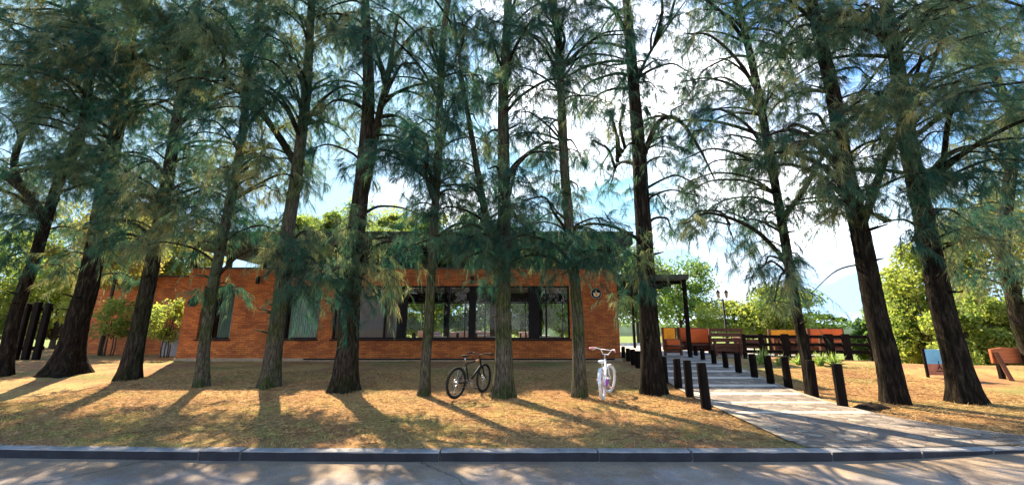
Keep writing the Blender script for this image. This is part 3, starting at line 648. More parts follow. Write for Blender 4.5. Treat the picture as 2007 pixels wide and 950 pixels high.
# ------------------------------------------------------------------ bicycles (x forward, z up, origin under the middle)
def bicycle(name, ra, rb, label, style, group, lean, steer):
    d = (rb - ra); wb = 1.06; ang = math.atan2(d.y, d.x); mid = ra + d.normalized() * (wb / 2)
    root = empty(name, (mid.x, mid.y, ra.z), label, 'bicycle', group, ang); root.rotation_euler = (lean, 0, ang)
    mtb = style == 'mtb'; Rw = .34 if mtb else .33
    fm = M['blackpaint'] if mtb else M['whitepaint']; ty = M['rubber'] if mtb else M['whitewall']
    rx, fx = -wb / 2, wb / 2; hz = Rw + .012
    bb = Vector((-.08, 0, .30)); ht = Vector((.31, 0, .80)); hb = Vector((.36, 0, .66)); st_ = Vector((-.24, 0, .74 if mtb else .68)); ra_ = Vector((rx, 0, hz))
    s = MB()
    if mtb: s.tube([st_, ht], .019); s.tube([bb, hb], .026); s.tube([bb, st_], .018)
    else: s.tube([bb + Vector((-.05, 0, .12)), (.1, 0, .48), ht], .02); s.tube([bb, (.15, 0, .42), hb], .022); s.tube([bb, st_], .017)
    s.tube([hb - (ht - hb) * .15, ht + (ht - hb) * .15], .024, 12); fr = s.build('frame', fm, root, True)
    for sy in (-.055, .055):
        s = MB(); s.tube([bb + Vector((0, sy * .5, 0)), (rx, sy, hz)], .011); s.build('chainstay', fm, root, True)
        s = MB(); s.tube([st_ + Vector((0, sy * .4, -.06)), (rx, sy, hz)], .010); s.build('seatstay', fm, root, True)
    if mtb: s = MB(); s.tube([st_ * .35 + ht * .65, st_ * .1 + ht * .9], .0215); s.build('copper_decal', M['orangepaint'], root, True)
    s = MB(); s.tube([st_, st_ + (st_ - bb).normalized() * (.16 if mtb else .10)], .014); sp = s.build('seat_post', M['steel'], root, True)
    sc = st_ + (st_ - bb).normalized() * (.17 if mtb else .11)
    s = MB(); bm = bmesh.new(); bmesh.ops.create_uvsphere(bm, u_segments=20, v_segments=10, radius=1)
    wd = .065 if mtb else .105
    for v in bm.verts:
        t = (v.co.x + 1) / 2; v.co = Vector((sc.x + .02 + v.co.x * .135, v.co.y * (wd * (1 - t) + .018 * t + .01), sc.z + .02 + v.co.z * (.028 if mtb else .04) * (1.2 - .5 * t)))
    bm.verts.index_update(); s.add([v.co for v in bm.verts], [[v.index for v in f.verts] for f in bm.faces]); bm.free(); s.build('saddle', M['rubber'] if mtb else M['seatgrey'], root, True)
    def wheel(cx, SM=None, nm='wheel'):
        s = MB(); s.torus((cx, 0, hz), Rw - .022, .027 if mtb else .030, M=SM, n=48, k=10); wo = s.build(nm, ty, root, True)
        s = MB(); s.torus((cx, 0, hz), Rw - .05, .012, M=SM, n=48, k=6); s.build('rim', M['blackpaint'] if mtb else M['whitepaint'], wo, True)
        s = MB()
        for k in range(28):
            th = 2 * math.pi * k / 28; s.tube([(cx + .02 * math.cos(th + 1), (-1) ** k * .03, hz + .02 * math.sin(th + 1)), (cx + (Rw - .055) * math.cos(th), 0, hz + (Rw - .055) * math.sin(th))], .0016, 4, cap=False, M=SM)
        s.build('spokes', M['steel'], wo)
        s = MB(); s.cyl((cx, -.05, hz), (cx, .05, hz), .022, 12, M=SM); s.build('hub', M['steel'], wo, True)
        if mtb:
            s = MB(); s.torus((cx, .035, hz), .075, .006, M=SM, n=24, k=5); s.build('brake_disc', M['steel'], wo, True)
        return wo
    wheel(rx)
    ax = (ht - hb).normalized()
    SM = Matrix.Translation(hb) @ Matrix.Rotation(steer, 4, ax) @ Matrix.Translation(-hb)
    wheel(fx, SM)
    crown = hb - ax * .05
    s = MB()
    for sy in (-.06, .06): s.tube([crown + Vector((0, sy * .8, 0)), crown + Vector((.03, sy, -.14)), (fx, sy, hz)], [.017, .018, .013] if mtb else [.013, .013, .010], M=SM)
    s.tube([crown + Vector((0, -.065, 0)), crown + Vector((0, .065, 0))], .02, M=SM); s.build('fork', fm, root, True)
    stem = ht + ax * .10
    s = MB(); s.tube([ht, stem, stem + Vector((.06, 0, .02))], .017, M=SM); s.build('stem', fm if mtb else M['steel'], root, True)
    bc = stem + Vector((.06, 0, .02)); s = MB()
    if mtb: pts = [(bc.x - .03, -.36, bc.z + .03), (bc.x, -.12, bc.z + .03), (bc.x, -.05, bc.z), (bc.x, .05, bc.z), (bc.x, .12, bc.z + .03), (bc.x - .03, .36, bc.z + .03)]
    else: pts = [(bc.x - .20, -.33, bc.z + .13), (bc.x - .06, -.24, bc.z + .15), (bc.x + .01, -.14, bc.z + .12), (bc.x, -.07, bc.z + .01), (bc.x, .07, bc.z + .01), (bc.x + .01, .14, bc.z + .12), (bc.x - .06, .24, bc.z + .15), (bc.x - .20, .33, bc.z + .13)]
    s.tube(pts, .013, 8, M=SM)
    if not mtb: s.tube([(bc.x + .01, -.14, bc.z + .12), (bc.x + .01, .14, bc.z + .12)], .010, 8, M=SM)
    hbar = s.build('handlebar', fm, root, True)
    for e0, e1 in ((pts[0], pts[1]), (pts[-1], pts[-2])):
        a_, b2 = Vector(e0), Vector(e1); k = .13 / (b2 - a_).length
        s = MB(); s.tube([a_ - (b2 - a_) * .02, a_ + (b2 - a_) * k], .02 if mtb else .022, M=SM); s.build('grip', M['rubber'] if mtb else M['pink'], hbar, True)
        q = a_ + (b2 - a_) * (k + .12 * (1 if mtb else .6)); s = MB(); s.tube([q, q + Vector((.05, 0, -.03)), q + (a_ - b2).normalized() * .11 + Vector((.06, 0, -.05))], .007, M=SM); s.build('brake_lever', M['blackpaint'] if mtb else M['steel'], hbar, True)
    s = MB(); s.torus((bb.x, -.05, bb.z), .085, .006, n=28, k=5); 
    for k in range(5): th = k * 1.257; s.tube([(bb.x, -.05, bb.z), (bb.x + .085 * math.cos(th), -.05, bb.z + .085 * math.sin(th))], .006, 5)
    s.build('chainring', M['steel'], root)
    for sy, sg_ in ((-.075, 1), (.075, -1)):
        e_ = bb + Vector((.13 * sg_, sy, -.10 * sg_)); s = MB(); s.tube([bb + Vector((0, sy, 0)), e_], .010); cr = s.build('crank', M['steel'] if mtb else M['whitepaint'], root)
        s = MB(); s.box(e_.x - .045, e_.x + .045, e_.y + (0.01 if sy > 0 else -.09), e_.y + (.09 if sy > 0 else -.01), e_.z - .012, e_.z + .012, bev=.004); s.build('pedal', M['rubber'] if mtb else M['pink'], cr)
    s = MB(); s.tube([(bb.x, -.05, bb.z + .085), (rx, -.05, hz + .04)], .004, 5); s.tube([(bb.x, -.05, bb.z - .085), (rx + .02, -.05, hz - .09), (rx, -.05, hz - .04)], .004, 5); s.torus((rx, -.05, hz), .045, .006, n=20, k=5); s.build('chain', M['steel'], root)
    s = MB(); s.tube([bb + Vector((-.06, .04, -.02)), (bb.x - .14, .17, .0)], .009); s.build('kickstand', M['steel'], root)
    if not mtb:
        for cx, SM_ in ((rx, None), (fx, SM)):
            s = MB(); n_ = 16; vv = []; ff = []
            for i in range(n_ + 1):
                th = R_(20) + R_(150) * i / n_
                for sy in (-.035, 0, .035):
                    q = Vector((cx + (Rw + .022 - abs(sy) * .3) * math.cos(th), sy, hz + (Rw + .022 - abs(sy) * .3) * math.sin(th))); vv.append(SM_ @ q if SM_ else q)
            for i in range(n_):
                for j in range(2): ff.append((i * 3 + j, i * 3 + j + 1, i * 3 + j + 4, i * 3 + j + 3))
            s.add(vv, ff); s.build('mudguard', M['whitepaint'], root, True)
        s = MB(); s.box(bb.x - .3, bb.x + .12, -.075, -.058, bb.z - .02, bb.z + .10, bev=.006); s.build('chain_guard', M['purple'], root)
        s = MB()
        for sy in (.04, -.04):
            s.torus((rx, sy, hz), .22, .004, n=24, k=4)
        s.build('skirt_guard', M['pink'], root)
    return root
bicycle('mountain_bicycle', ground(892, 782), ground(945, 768), 'black mountain bicycle with copper decal parked left of the flared central trunk', 'mtb', 'parked bicycles', R_(4), R_(6))
bicycle('cruiser_bicycle', ground(1183, 785), ground(1197, 766), 'white cruiser bicycle with pink grips parked beside the slim trunk', 'cruiser', 'parked bicycles', R_(-3), R_(-20))

# ------------------------------------------------------------------ casuarina trees
def catmull(P, n):
    P = [Vector(p) for p in P]; P = [P[0] * 2 - P[1]] + P + [P[-1] * 2 - P[-2]]; out_ = []
    for i in range(1, len(P) - 2):
        for k in range(n):
            t = k / n; a, b, c, d = P[i - 1], P[i], P[i + 1], P[i + 2]
            out_.append(.5 * ((2 * b) + (c - a) * t + (2 * a - 5 * b + 4 * c - d) * t * t + (3 * b - a - 3 * c + d) * t ** 3))
    out_.append(P[-2]); return out_
def trunk_mesh(path, r0, flare, top_h, seed, r_top=.06):
    rs_ = random.Random(seed); n = 26; vv = []; ff = []; ph = rs_.uniform(0, 6); nb = rs_.choice([4, 5, 6]); ph2 = rs_.uniform(0, 6)
    z0 = path[0].z
    rings = []
    for i in range(len(path) - 1):
        d = (path[i + 1] - path[i]).length; k = max(1, int(d / .10)) if path[i].z - z0 < 6 else max(1, int(d / .25))
        for j in range(k): rings.append(path[i].lerp(path[i + 1], j / k))
    rings.append(path[-1]); a = Vector((1, 0, 0))
    for i, p in enumerate(rings):
        t = (rings[min(i + 1, len(rings) - 1)] - rings[max(i - 1, 0)]).normalized(); a = (a - t * a.dot(t)).normalized(); b = t.cross(a)
        h = max(0, p.z - z0); r = r0 * (1 - h / top_h) ** .8 * (1 - .0) + r_top * (h / top_h)
        fl_ = flare * 1.3 * math.exp(-h / .42)
        for k in range(n):
            th = 2 * math.pi * k / n
            rad = r * (1 + .04 * math.sin(3 * th + h * .9 + ph) + .03 * math.sin(7 * th + ph2 + h * 2.1) + rs_.uniform(-.035, .035)) + r0 * fl_ * (1 + .55 * math.cos(nb * th + ph))
            vv.append(p + (a * math.cos(th) + b * math.sin(th)) * rad)
    for i in range(len(rings) - 1):
        for k in range(n): ff.append((i * n + k, i * n + (k + 1) % n, (i + 1) * n + (k + 1) % n, (i + 1) * n + k))
    ff.append(tuple((len(rings) - 1) * n + k for k in range(n)))
    return vv, ff
DENS = 1.0
def casuarina(base_uv, pts, r0, flare, anchors, label, seed, top=13.5, Yoff=0.0, stems=(), nextra=10, base=None, tintb=0.0, dens=1.0, bark='bark'):
    rs_ = random.Random(seed)
    g = base if base is not None else ground(*base_uv)
    if Yoff: g = Vector((g.x, g.y + Yoff, float(gz(g.x, g.y + Yoff))))
    Yd = g.y
    P3 = [g + Vector((0, 0, -.25)), g + Vector((0, 0, .02))] + [at(u, v, Yd) for u, v in pts]
    last, prev = P3[-1], P3[-2]; dr = (last - prev).normalized()
    while P3[-1].z < top: P3.append(P3[-1] + Vector((dr.x * .6 + rs_.uniform(-.1, .1), rs_.uniform(-.12, .12), 1)).normalized() * 1.3)
    path = catmull(P3, 6)
    root = empty('casuarina_tree', g, label, 'tree', 'row of tall casuarina trees')
    vv, ff = trunk_mesh(path, r0, flare, path[-1].z - path[0].z + .2, seed)
    s = MB(); s.add([v - g for v in vv], ff); s.build('trunk', M[bark], root, True)
    limb_src = [path]
    for k in range(rs_.choice([3, 4, 5])):
        z = rs_.uniform(1.3, 4.2); i0 = min(range(len(path)), key=lambda i: abs(path[i].z - g.z - z)); q = path[i0] - g; th = rs_.uniform(3.3, 6.1); dv_ = Vector((math.cos(th), math.sin(th), rs_.uniform(.05, .4)))
        ll = r0 + rs_.uniform(.05, .35); s = MB(); s.tube([q, q + dv_ * ll * .6, q + dv_ * ll + Vector((0, 0, rs_.uniform(-.05, .03)))], [.045, .028, .012], 7, jit=.15); s.build('branch_stub', M[bark], root, True)
    for st in stems:
        z_at, (pl), rr = st
        i0 = min(range(len(path)), key=lambda i: abs(path[i].z - at(*z_at, Yd).z)); q = [path[i0]] + [at(u, v, Yd + rs_.uniform(-.2, .4)) for u, v in pl]
        while q[-1].z < 10 and len(q) > 2 and (q[-1] - q[-2]).normalized().z > .5: q.append(q[-1] + (q[-1] - q[-2]).normalized() * 1.2)
        qq = catmull(q, 6); rad = [rr * (1 - .75 * i / (len(qq) - 1)) for i in range(len(qq))]
        s = MB(); s.tube([v - g for v in qq], rad, 10, jit=.08); s.build('stem', M['bark'], root, True); limb_src.append(qq)
    tgt = []
    for a in anchors:
        u, v, r = a[:3]; dY = a[3] if len(a) > 3 else rs_.uniform(-1.5, .8)
        p = at(u, v, Yd + dY); R0 = r / F * (Yd + dY); tgt.append((p, R0))
        for _ in range((4 if u < 620 else 3) if v < 430 else 1): tgt.append((p + Vector((rs_.uniform(-1, 1) * R0 * 2.3, rs_.uniform(-1.0, 1.0), rs_.uniform(-1.2, 1.5) * R0)), R0 * rs_.uniform(.32, .75)))
    for k in range(nextra):
        z = rs_.uniform(8.5, top); th = rs_.uniform(0, 6.28); i0 = min(range(len(path)), key=lambda i: abs(path[i].z - z)); q = path[i0]
        rr = rs_.uniform(.6, 2.3) * (1 - .4 * (z - 8) / (top - 7)); tgt.append((q + Vector((math.cos(th) * rr, math.sin(th) * rr * 1.1, 0)), rs_.uniform(.5, .85)))
    for k in range(6):                                      # rear side of the crown, clumps added to dapple the lawn with shade
        z = rs_.uniform(4.2, 8.0); i0 = min(range(len(path)), key=lambda i: abs(path[i].z - z)); q = path[i0]
        tgt.append((q + Vector((rs_.uniform(-1.3, 1.3), rs_.uniform(.8, 2.3), 0)), rs_.uniform(.32, .55)))
    NP, ND, NL, NW, NDr, NT = [], [], [], [], [], []; TP, TR = [], []
    def blocked(c, R):
        y_ = c.y * cp + (c.z - EYE) * sp_; u_ = 1003.5 + F * c.x / y_; v_ = 475 - F * ((c.z - EYE) * cp - c.y * sp_) / y_; rp_ = R / c.y * F
        if math.hypot(u_ - 1168, v_ - 582) < rp_ * 1.0 + 26: return True          # the photograph leaves the round sign in view
        if math.hypot(u_ - 1318, v_ - 556) < rp_ + 22: return True
        if 355 < u_ < 535 and 455 < v_ < 535 and rs_.random() < .7: return True      # gap under the raised roof shows between sprays
        return (820 < u_ < 1110 and v_ + rp_ > 590) or (1570 < u_ < 1730 and v_ + rp_ > 560)
    tgt = [q for q in tgt if not blocked(*q)]
    for (c, R) in tgt:
        # limb from the nearest woody line to the clump
        best = None
        for src in limb_src:
            for p in src:
                if p.z < 2.6: continue
                dh = math.hypot(p.x - c.x, p.y - c.y); want = c.z - .25 * dh + .1
                sc_ = abs(p.z - want) * 1.0 + dh * .5
                if best is None or sc_ < best[0]: best = (sc_, p)
        p0 = best[1]; d = c - p0; ln_ = d.length
        if ln_ > .35:
            mids = [p0, p0 + d * .35 + Vector((rs_.uniform(-.1, .1), rs_.uniform(-.1, .1), .16 * ln_)), p0 + d * .72 + Vector((rs_.uniform(-.12, .12), rs_.uniform(-.1, .1), .16 * ln_)), c + Vector((0, 0, .02))]
            tail = c + Vector((d.x, d.y, 0)).normalized() * R * .8 + Vector((0, 0, -.25 * R)) if (d.x or d.y) else c
            q = catmull(mids + [tail], 5); rb = min(.075, .018 + .017 * ln_) * (r0 / .22) ** .4
            rad = [rb * (1 - .85 * i / (len(q) - 1)) for i in range(len(q))]
            s = MB(); s.tube([v - g for v in q], rad, 7, jit=.06); s.build('branch', M['bark'], root, True)
            # bare side twigs along the limb
            nb = int(3 + ln_ * 7); qa = np.array([list(v - g) for v in q])
            ii = rng.integers(3, len(q), nb); st = qa[ii]
            dd = nrm(rng.normal(size=(nb, 3)) + [0, 0, .15]); LL = rng.uniform(.3, 1.0, nb)
            m_ = 6; tt_ = np.linspace(0, 1, m_)[None, :, None]
            pp = st[:, None, :] + dd[:, None, :] * LL[:, None, None] * tt_; pp[..., 2] -= (LL[:, None] * .45) * tt_[..., 0] ** 2
            pp[:, 1:, :] += rng.normal(scale=.015, size=(nb, m_ - 1, 3))
            TP.append(pp); TR.append(np.linspace(.007, .0025, m_)[None, :].repeat(nb, 0))
            k2 = 18; w_ = rng.uniform(.35, 1, (nb, k2)) * (m_ - 1.001); j0 = w_.astype(int); fz = (w_ - j0)[..., None]; rw = np.arange(nb)[:, None]
            ps = pp[rw, j0] * (1 - fz) + pp[rw, j0 + 1] * fz; kk = nb * k2; NP.append(ps.reshape(-1, 3)); ND.append((nrm(pp[rw, j0 + 1] - pp[rw, j0]) * .6 + rng.normal(scale=.35, size=ps.shape) + [0, 0, -.6]).reshape(-1, 3))
            l2 = rng.uniform(.10, .24, kk); NL.append(l2); NW.append(rng.uniform(.0035, .007, kk)); NDr.append(l2 * .3); NT.append(np.clip(.42 + tintb + rng.normal(scale=.12, size=kk), 0, 1))
        # twigs of the clump
        cl_ = np.array(list(c - g)); ntw = max(8, int((30 if c.x < -4 else 25) * (R / .6) ** 1.6 * dens))
        out_d = np.array([d.x, d.y, 0]) / max(.3, math.hypot(d.x, d.y))
        dd = nrm(rng.normal(size=(ntw, 3)) * [1, 1, .55] + out_d * .6 + [0, 0, -.05]); LL = rng.uniform(.22, .62, ntw) * (R / .6) ** .4
        st = cl_ + rng.normal(scale=1, size=(ntw, 3)) * [R * .5, R * .5, R * .42]
        m_ = 6; tt_ = np.linspace(0, 1, m_)[None, :, None]
        pp = st[:, None, :] + dd[:, None, :] * LL[:, None, None] * tt_; pp[..., 2] -= (LL[:, None] * rng.uniform(.25, .75, ntw)[:, None]) * tt_[..., 0] ** 2
        TP.append(pp); TR.append(np.linspace(.0055, .002, m_)[None, :].repeat(ntw, 0))
        nn = int(54 * DENS); t = rng.uniform(.1, 1, (ntw, nn)); fi = t * (m_ - 1); i0 = np.clip(fi.astype(int), 0, m_ - 2); fr_ = (fi - i0)[..., None]
        rows = np.arange(ntw)[:, None]; a0 = pp[rows, i0]; a1 = pp[rows, i0 + 1]; pos = a0 * (1 - fr_) + a1 * fr_
        dirn = nrm(a1 - a0) * .75 + rng.normal(scale=.40, size=pos.shape) + [0, 0, -.55]
        k = ntw * nn; NP.append(pos.reshape(-1, 3)); ND.append(dirn.reshape(-1, 3)); ll = rng.uniform(.11, .27, k); NL.append(ll); NW.append(rng.uniform(.004, .0085, k)); NDr.append(ll * rng.uniform(.1, .45, k))
        ct = rng.choice([-.3, -.16, -.04, .1, .3]) + rng.uniform(-.05, .05) + tintb * .7; NT.append(np.clip(.40 + ct + rng.normal(scale=.06, size=(ntw, 1)).repeat(nn, 1).ravel() + rng.normal(scale=.10, size=k), 0, 1))
    V, f4, f3, tt = ribbons(np.concatenate(NP), np.concatenate(ND), np.concatenate(NL), np.concatenate(NW), np.concatenate(NDr), np.concatenate(NT))
    Vt, ft_ = tubes_np(np.concatenate(TP), np.concatenate(TR), 3)
    n0 = len(V); VV = np.concatenate([V, Vt]); mi = np.concatenate([np.zeros(len(f4) + len(f3)), np.ones(len(ft_))])
    me_ = np_mesh('crown', VV, [f4, f3, ft_ + n0], 0, np.concatenate([tt, np.zeros(len(Vt))]), mi)
    link('crown', me_, [M['needle'], M['twig']], root)
    return root
TREES = [
 dict(base_uv=(4, 735), pts=[(31, 616), (67, 510), (88, 440), (118, 350), (156, 275), (175, 170), (185, 60)], r0=0.165, bark='bark_dark', flare=.6, tintb=-.05, label='slim dark casuarina leaning right at the far left edge of the row',
      anchors=[(30, 60, 60), (20, 150, 60), (100, 110, 60), (60, 250, 45), (15, 400, 55), (60, 385, 50), (130, 300, 45), (10, 340, 50), (100, 190, 55), (20, 450, 35), (60, 330, 45), (30, 500, 30)], stems=[((76, 427), [(45, 370), (28, 317), (55, 235), (80, 170)], .13)]),
 dict(base_uv=(130, 731), pts=[(148, 640), (172, 560), (190, 470), (205, 380), (232, 240), (250, 150), (265, 20)], r0=0.3, bark='bark_dark', flare=1.0, tintb=.12, label='thickest casuarina with a widely flared dark base, left of the brick side block',
      anchors=[(170, 60, 80), (230, 100, 70), (200, 160, 70), (180, 230, 55), (120, 130, 60), (150, 330, 35), (210, 330, 45), (245, 285, 45), (150, 530, 35), (110, 30, 60), (230, 200, 60), (130, 500, 30), (60, 20, 60), (280, 40, 60)]),
 dict(base_uv=(252, 741), pts=[(272, 650), (290, 560), (307, 470), (322, 390), (345, 250), (360, 150), (385, 20)], r0=0.215, bark='bark', flare=.55, tintb=.14, label='casuarina with brown drooping foliage standing before the two leafy shrubs',
      anchors=[(330, 60, 70), (300, 110, 60), (370, 130, 60), (340, 190, 50), (400, 60, 60), (260, 330, 60), (300, 385, 60), (250, 425, 50), (330, 440, 45), (385, 300, 35), (280, 475, 40), (350, 340, 40), (310, 20, 60), (420, 150, 50), (230, 380, 40), (370, 400, 30)]),
 dict(base_uv=(395, 756), pts=[(402, 660), (416, 575), (432, 490), (448, 410), (465, 330), (478, 240), (488, 120)], r0=0.14, bark='bark_grey', flare=.5, tintb=.12, label='slim casuarina in front of the leftmost curtained window',
      anchors=[(450, 330, 55), (420, 420, 60), (480, 420, 50), (430, 500, 45), (480, 490, 45), (395, 480, 35), (500, 350, 50), (470, 240, 45), (440, 60, 50), (380, 440, 40), (510, 500, 30), (500, 280, 40), (460, 560, 22)]),
 dict(base_uv=(527, 757), pts=[(537, 680), (548, 600), (565, 450), (580, 350), (598, 200), (606, 100), (612, 0)], r0=0.205, bark='bark_grey', flare=.55, label='casuarina hiding the curtained second window, its long limb forking left',
      anchors=[(520, 60, 55), (560, 120, 45), (620, 90, 50), (590, 230, 35), (480, 130, 50), (650, 150, 35), (610, 520, 48, -.9), (600, 575, 45, -1.0), (560, 490, 38, -.6), (622, 460, 40, -.9), (540, 180, 40), (640, 30, 50), (585, 545, 40, -1), (530, 10, 50), (440, 200, 40), (500, 210, 40), (545, 440, 35)], stems=[((568, 320), [(545, 265), (500, 205), (455, 165), (400, 130)], .12)]),
 dict(base_uv=(673, 764), pts=[(680, 690), (686, 600), (700, 450), (714, 320), (722, 200), (720, 100), (716, 0)], r0=0.27, bark='bark', flare=.6, label='thick twin-stemmed casuarina at the left end of the long window',
      anchors=[(700, 50, 50), (760, 60, 45), (660, 200, 35), (720, 110, 35), (785, 130, 35), (765, 240, 40), (735, 500, 50, -.8), (770, 545, 40, -.7), (800, 490, 35), (690, 480, 35, -.9), (735, 575, 30, -.8), (680, 330, 22), (650, 60, 45), (670, 540, 28, -.8)], stems=[((704, 400), [(725, 330), (742, 230), (765, 120), (780, 30)], .15), ((700, 430), [(740, 405), (790, 408), (830, 425)], .05)]),
 dict(base_uv=(831, 773), pts=[(836, 690), (842, 600), (850, 450), (858, 320), (862, 200), (870, 60)], r0=0.115, bark='bark_grey', flare=.55, tintb=-.08, label='slender pale casuarina immediately left of the black mountain bicycle',
      anchors=[(850, 80, 55), (830, 170, 50), (880, 230, 45), (860, 310, 48), (820, 325, 40), (880, 370, 35), (850, 420, 35), (900, 330, 35), (810, 230, 40), (870, 130, 45), (790, 300, 32), (875, 20, 50), (865, 470, 30)]),
 dict(base_uv=(986, 776), pts=[(987, 700), (986, 600), (988, 400), (986, 200), (992, 100), (996, 0)], r0=0.2, bark='bark_grey', flare=.62, tintb=-.12, label='straight casuarina with a green flared base between the two bicycles',
      anchors=[(940, 60, 55), (990, 90, 50), (960, 180, 42), (1020, 170, 42), (1010, 260, 25), (940, 250, 38), (985, 400, 32, -.7), (990, 460, 32, -.8), (982, 515, 28, -.7), (930, 400, 42), (950, 450, 45), (1030, 360, 35), (900, 450, 42), (1040, 430, 38), (1000, 30, 50), (910, 130, 45), (1030, 480, 38), (930, 500, 34), (960, 330, 30), (1060, 500, 30)], stems=[((982, 520), [(955, 430), (935, 330), (920, 240), (902, 130), (890, 30)], .12), ((985, 380), [(1010, 320), (1060, 285), (1090, 280)], .05)]),
 dict(base_uv=(1136, 776), pts=[(1134, 690), (1130, 600), (1117, 460), (1106, 320), (1100, 200), (1095, 80)], r0=0.145, bark='bark_grey', flare=.4, tintb=-.14, label='slim casuarina immediately left of the white cruiser bicycle',
      anchors=[(1100, 50, 55), (1060, 120, 45), (1130, 130, 45), (1100, 200, 42), (1145, 205, 38), (1060, 290, 30), (1080, 340, 30), (1150, 500, 55, -.8), (1125, 555, 42, -.8), (1180, 560, 34, -.7), (1195, 500, 45, -.6), (1090, 460, 40), (1060, 490, 34), (1140, 445, 42), (1160, 590, 26, -.7), (1050, 40, 50), (1150, 60, 42), (1060, 400, 30)]),
 dict(base_uv=(1279, 769), pts=[(1275, 690), (1270, 600), (1262, 450), (1252, 300), (1240, 150), (1228, 0)], r0=0.25, bark='bark_dark', flare=.45, tintb=-.05, label='thick dark casuarina between the white bicycle and the path bollards',
      anchors=[(1230, 20, 35), (1180, 150, 30), (1200, 250, 22), (1300, 120, 34), (1340, 200, 38), (1310, 290, 28), (1235, 500, 50, -.6), (1262, 545, 42, -.8), (1200, 560, 34, -.5), (1345, 380, 38), (1290, 40, 35), (1370, 260, 38), (1215, 590, 28, -.6), (1300, 520, 30)], stems=[((1256, 330), [(1290, 240), (1330, 236), (1370, 290), (1400, 350)], .08), ((1244, 170), [(1270, 110), (1310, 50), (1345, 0)], .06), ((1250, 280), [(1225, 290), (1195, 350)], .03)]),
 dict(base_uv=(1591, 773), pts=[(1578, 690), (1560, 600), (1531, 430), (1506, 290), (1482, 160), (1450, 20)], r0=0.115, bark='bark_dark', flare=.25, tintb=.04, label='slim leaning casuarina standing among the right hand bollards',
      anchors=[(1440, 60, 50), (1400, 120, 42), (1500, 90, 45), (1380, 190, 42), (1440, 180, 40), (1530, 200, 40), (1420, 270, 38), (1380, 330, 42), (1460, 320, 34), (1400, 420, 42), (1350, 430, 32), (1550, 500, 40), (1500, 520, 32), (1480, 400, 32), (1560, 560, 30), (1440, 480, 34), (1560, 270, 36), (1385, 20, 45), (1500, 20, 45), (1520, 585, 24)], stems=[((1532, 440), [(1570, 380), (1610, 310), (1660, 220), (1740, 110), (1810, 10)], .075), ((1535, 460), [(1480, 430), (1430, 440)], .035)]),
 dict(base_uv=(1754, 788), pts=[(1738, 700), (1715, 600), (1680, 430), (1652, 310), (1632, 180), (1590, 0)], r0=0.215, bark='bark_dark', flare=.32, tintb=.10, label='thick leaning casuarina right of the last tall bollard',
      anchors=[(1600, 60, 45), (1660, 80, 55), (1580, 170, 42), (1700, 150, 48), (1640, 250, 40), (1590, 330, 44), (1555, 400, 36), (1700, 330, 45), (1640, 400, 26), (1745, 300, 45), (1565, 280, 36), (1720, 230, 40), (1630, 20, 50), (1710, 40, 50), (1760, 180, 45), (1670, 190, 40)], stems=[((1688, 460), [(1725, 340), (1745, 290), (1790, 210), (1830, 120), (1860, 40)], .09), ((1700, 520), [(1640, 530), (1590, 575)], .025)]),
 dict(base_uv=(1893, 787), pts=[(1872, 700), (1846, 600), (1812, 430), (1784, 300), (1764, 170), (1735, 0)], r0=0.225, bark='bark_dark', flare=.6, tintb=.12, label='thick casuarina with flared base right of the small blue and red panel',
      anchors=[(1760, 60, 55), (1830, 80, 55), (1800, 170, 50), (1870, 150, 45), (1760, 240, 45), (1850, 260, 55), (1900, 220, 45), (1830, 350, 45), (1900, 350, 52), (1765, 380, 34), (1890, 430, 45), (1930, 300, 48), (1790, 470, 30), (1935, 470, 38), (1800, 20, 55), (1870, 40, 50), (1880, 520, 28)], stems=[((1800, 390), [(1850, 310), (1920, 285), (2007, 300)], .09), ((1815, 460), [(1770, 430), (1720, 440)], .04)]),
 dict(base_uv=(2040, 745), pts=[(2020, 690), (2000, 640), (1985, 574), (1965, 500), (1975, 380), (1990, 260), (1960, 170), (1890, 20)], r0=0.18, bark='bark', flare=.5, tintb=.2, label='casuarina with orange tinged foliage cut by the right edge',
      anchors=[(1960, 60, 55), (1930, 120, 45), (1990, 180, 55), (1960, 260, 45), (1990, 380, 55), (1960, 450, 45), (1985, 520, 36), (2010, 90, 55), (2020, 300, 55), (1920, 540, 30), (2000, 440, 40)]),
]
for k, t in enumerate(TREES): casuarina(seed=100 + k, **t)

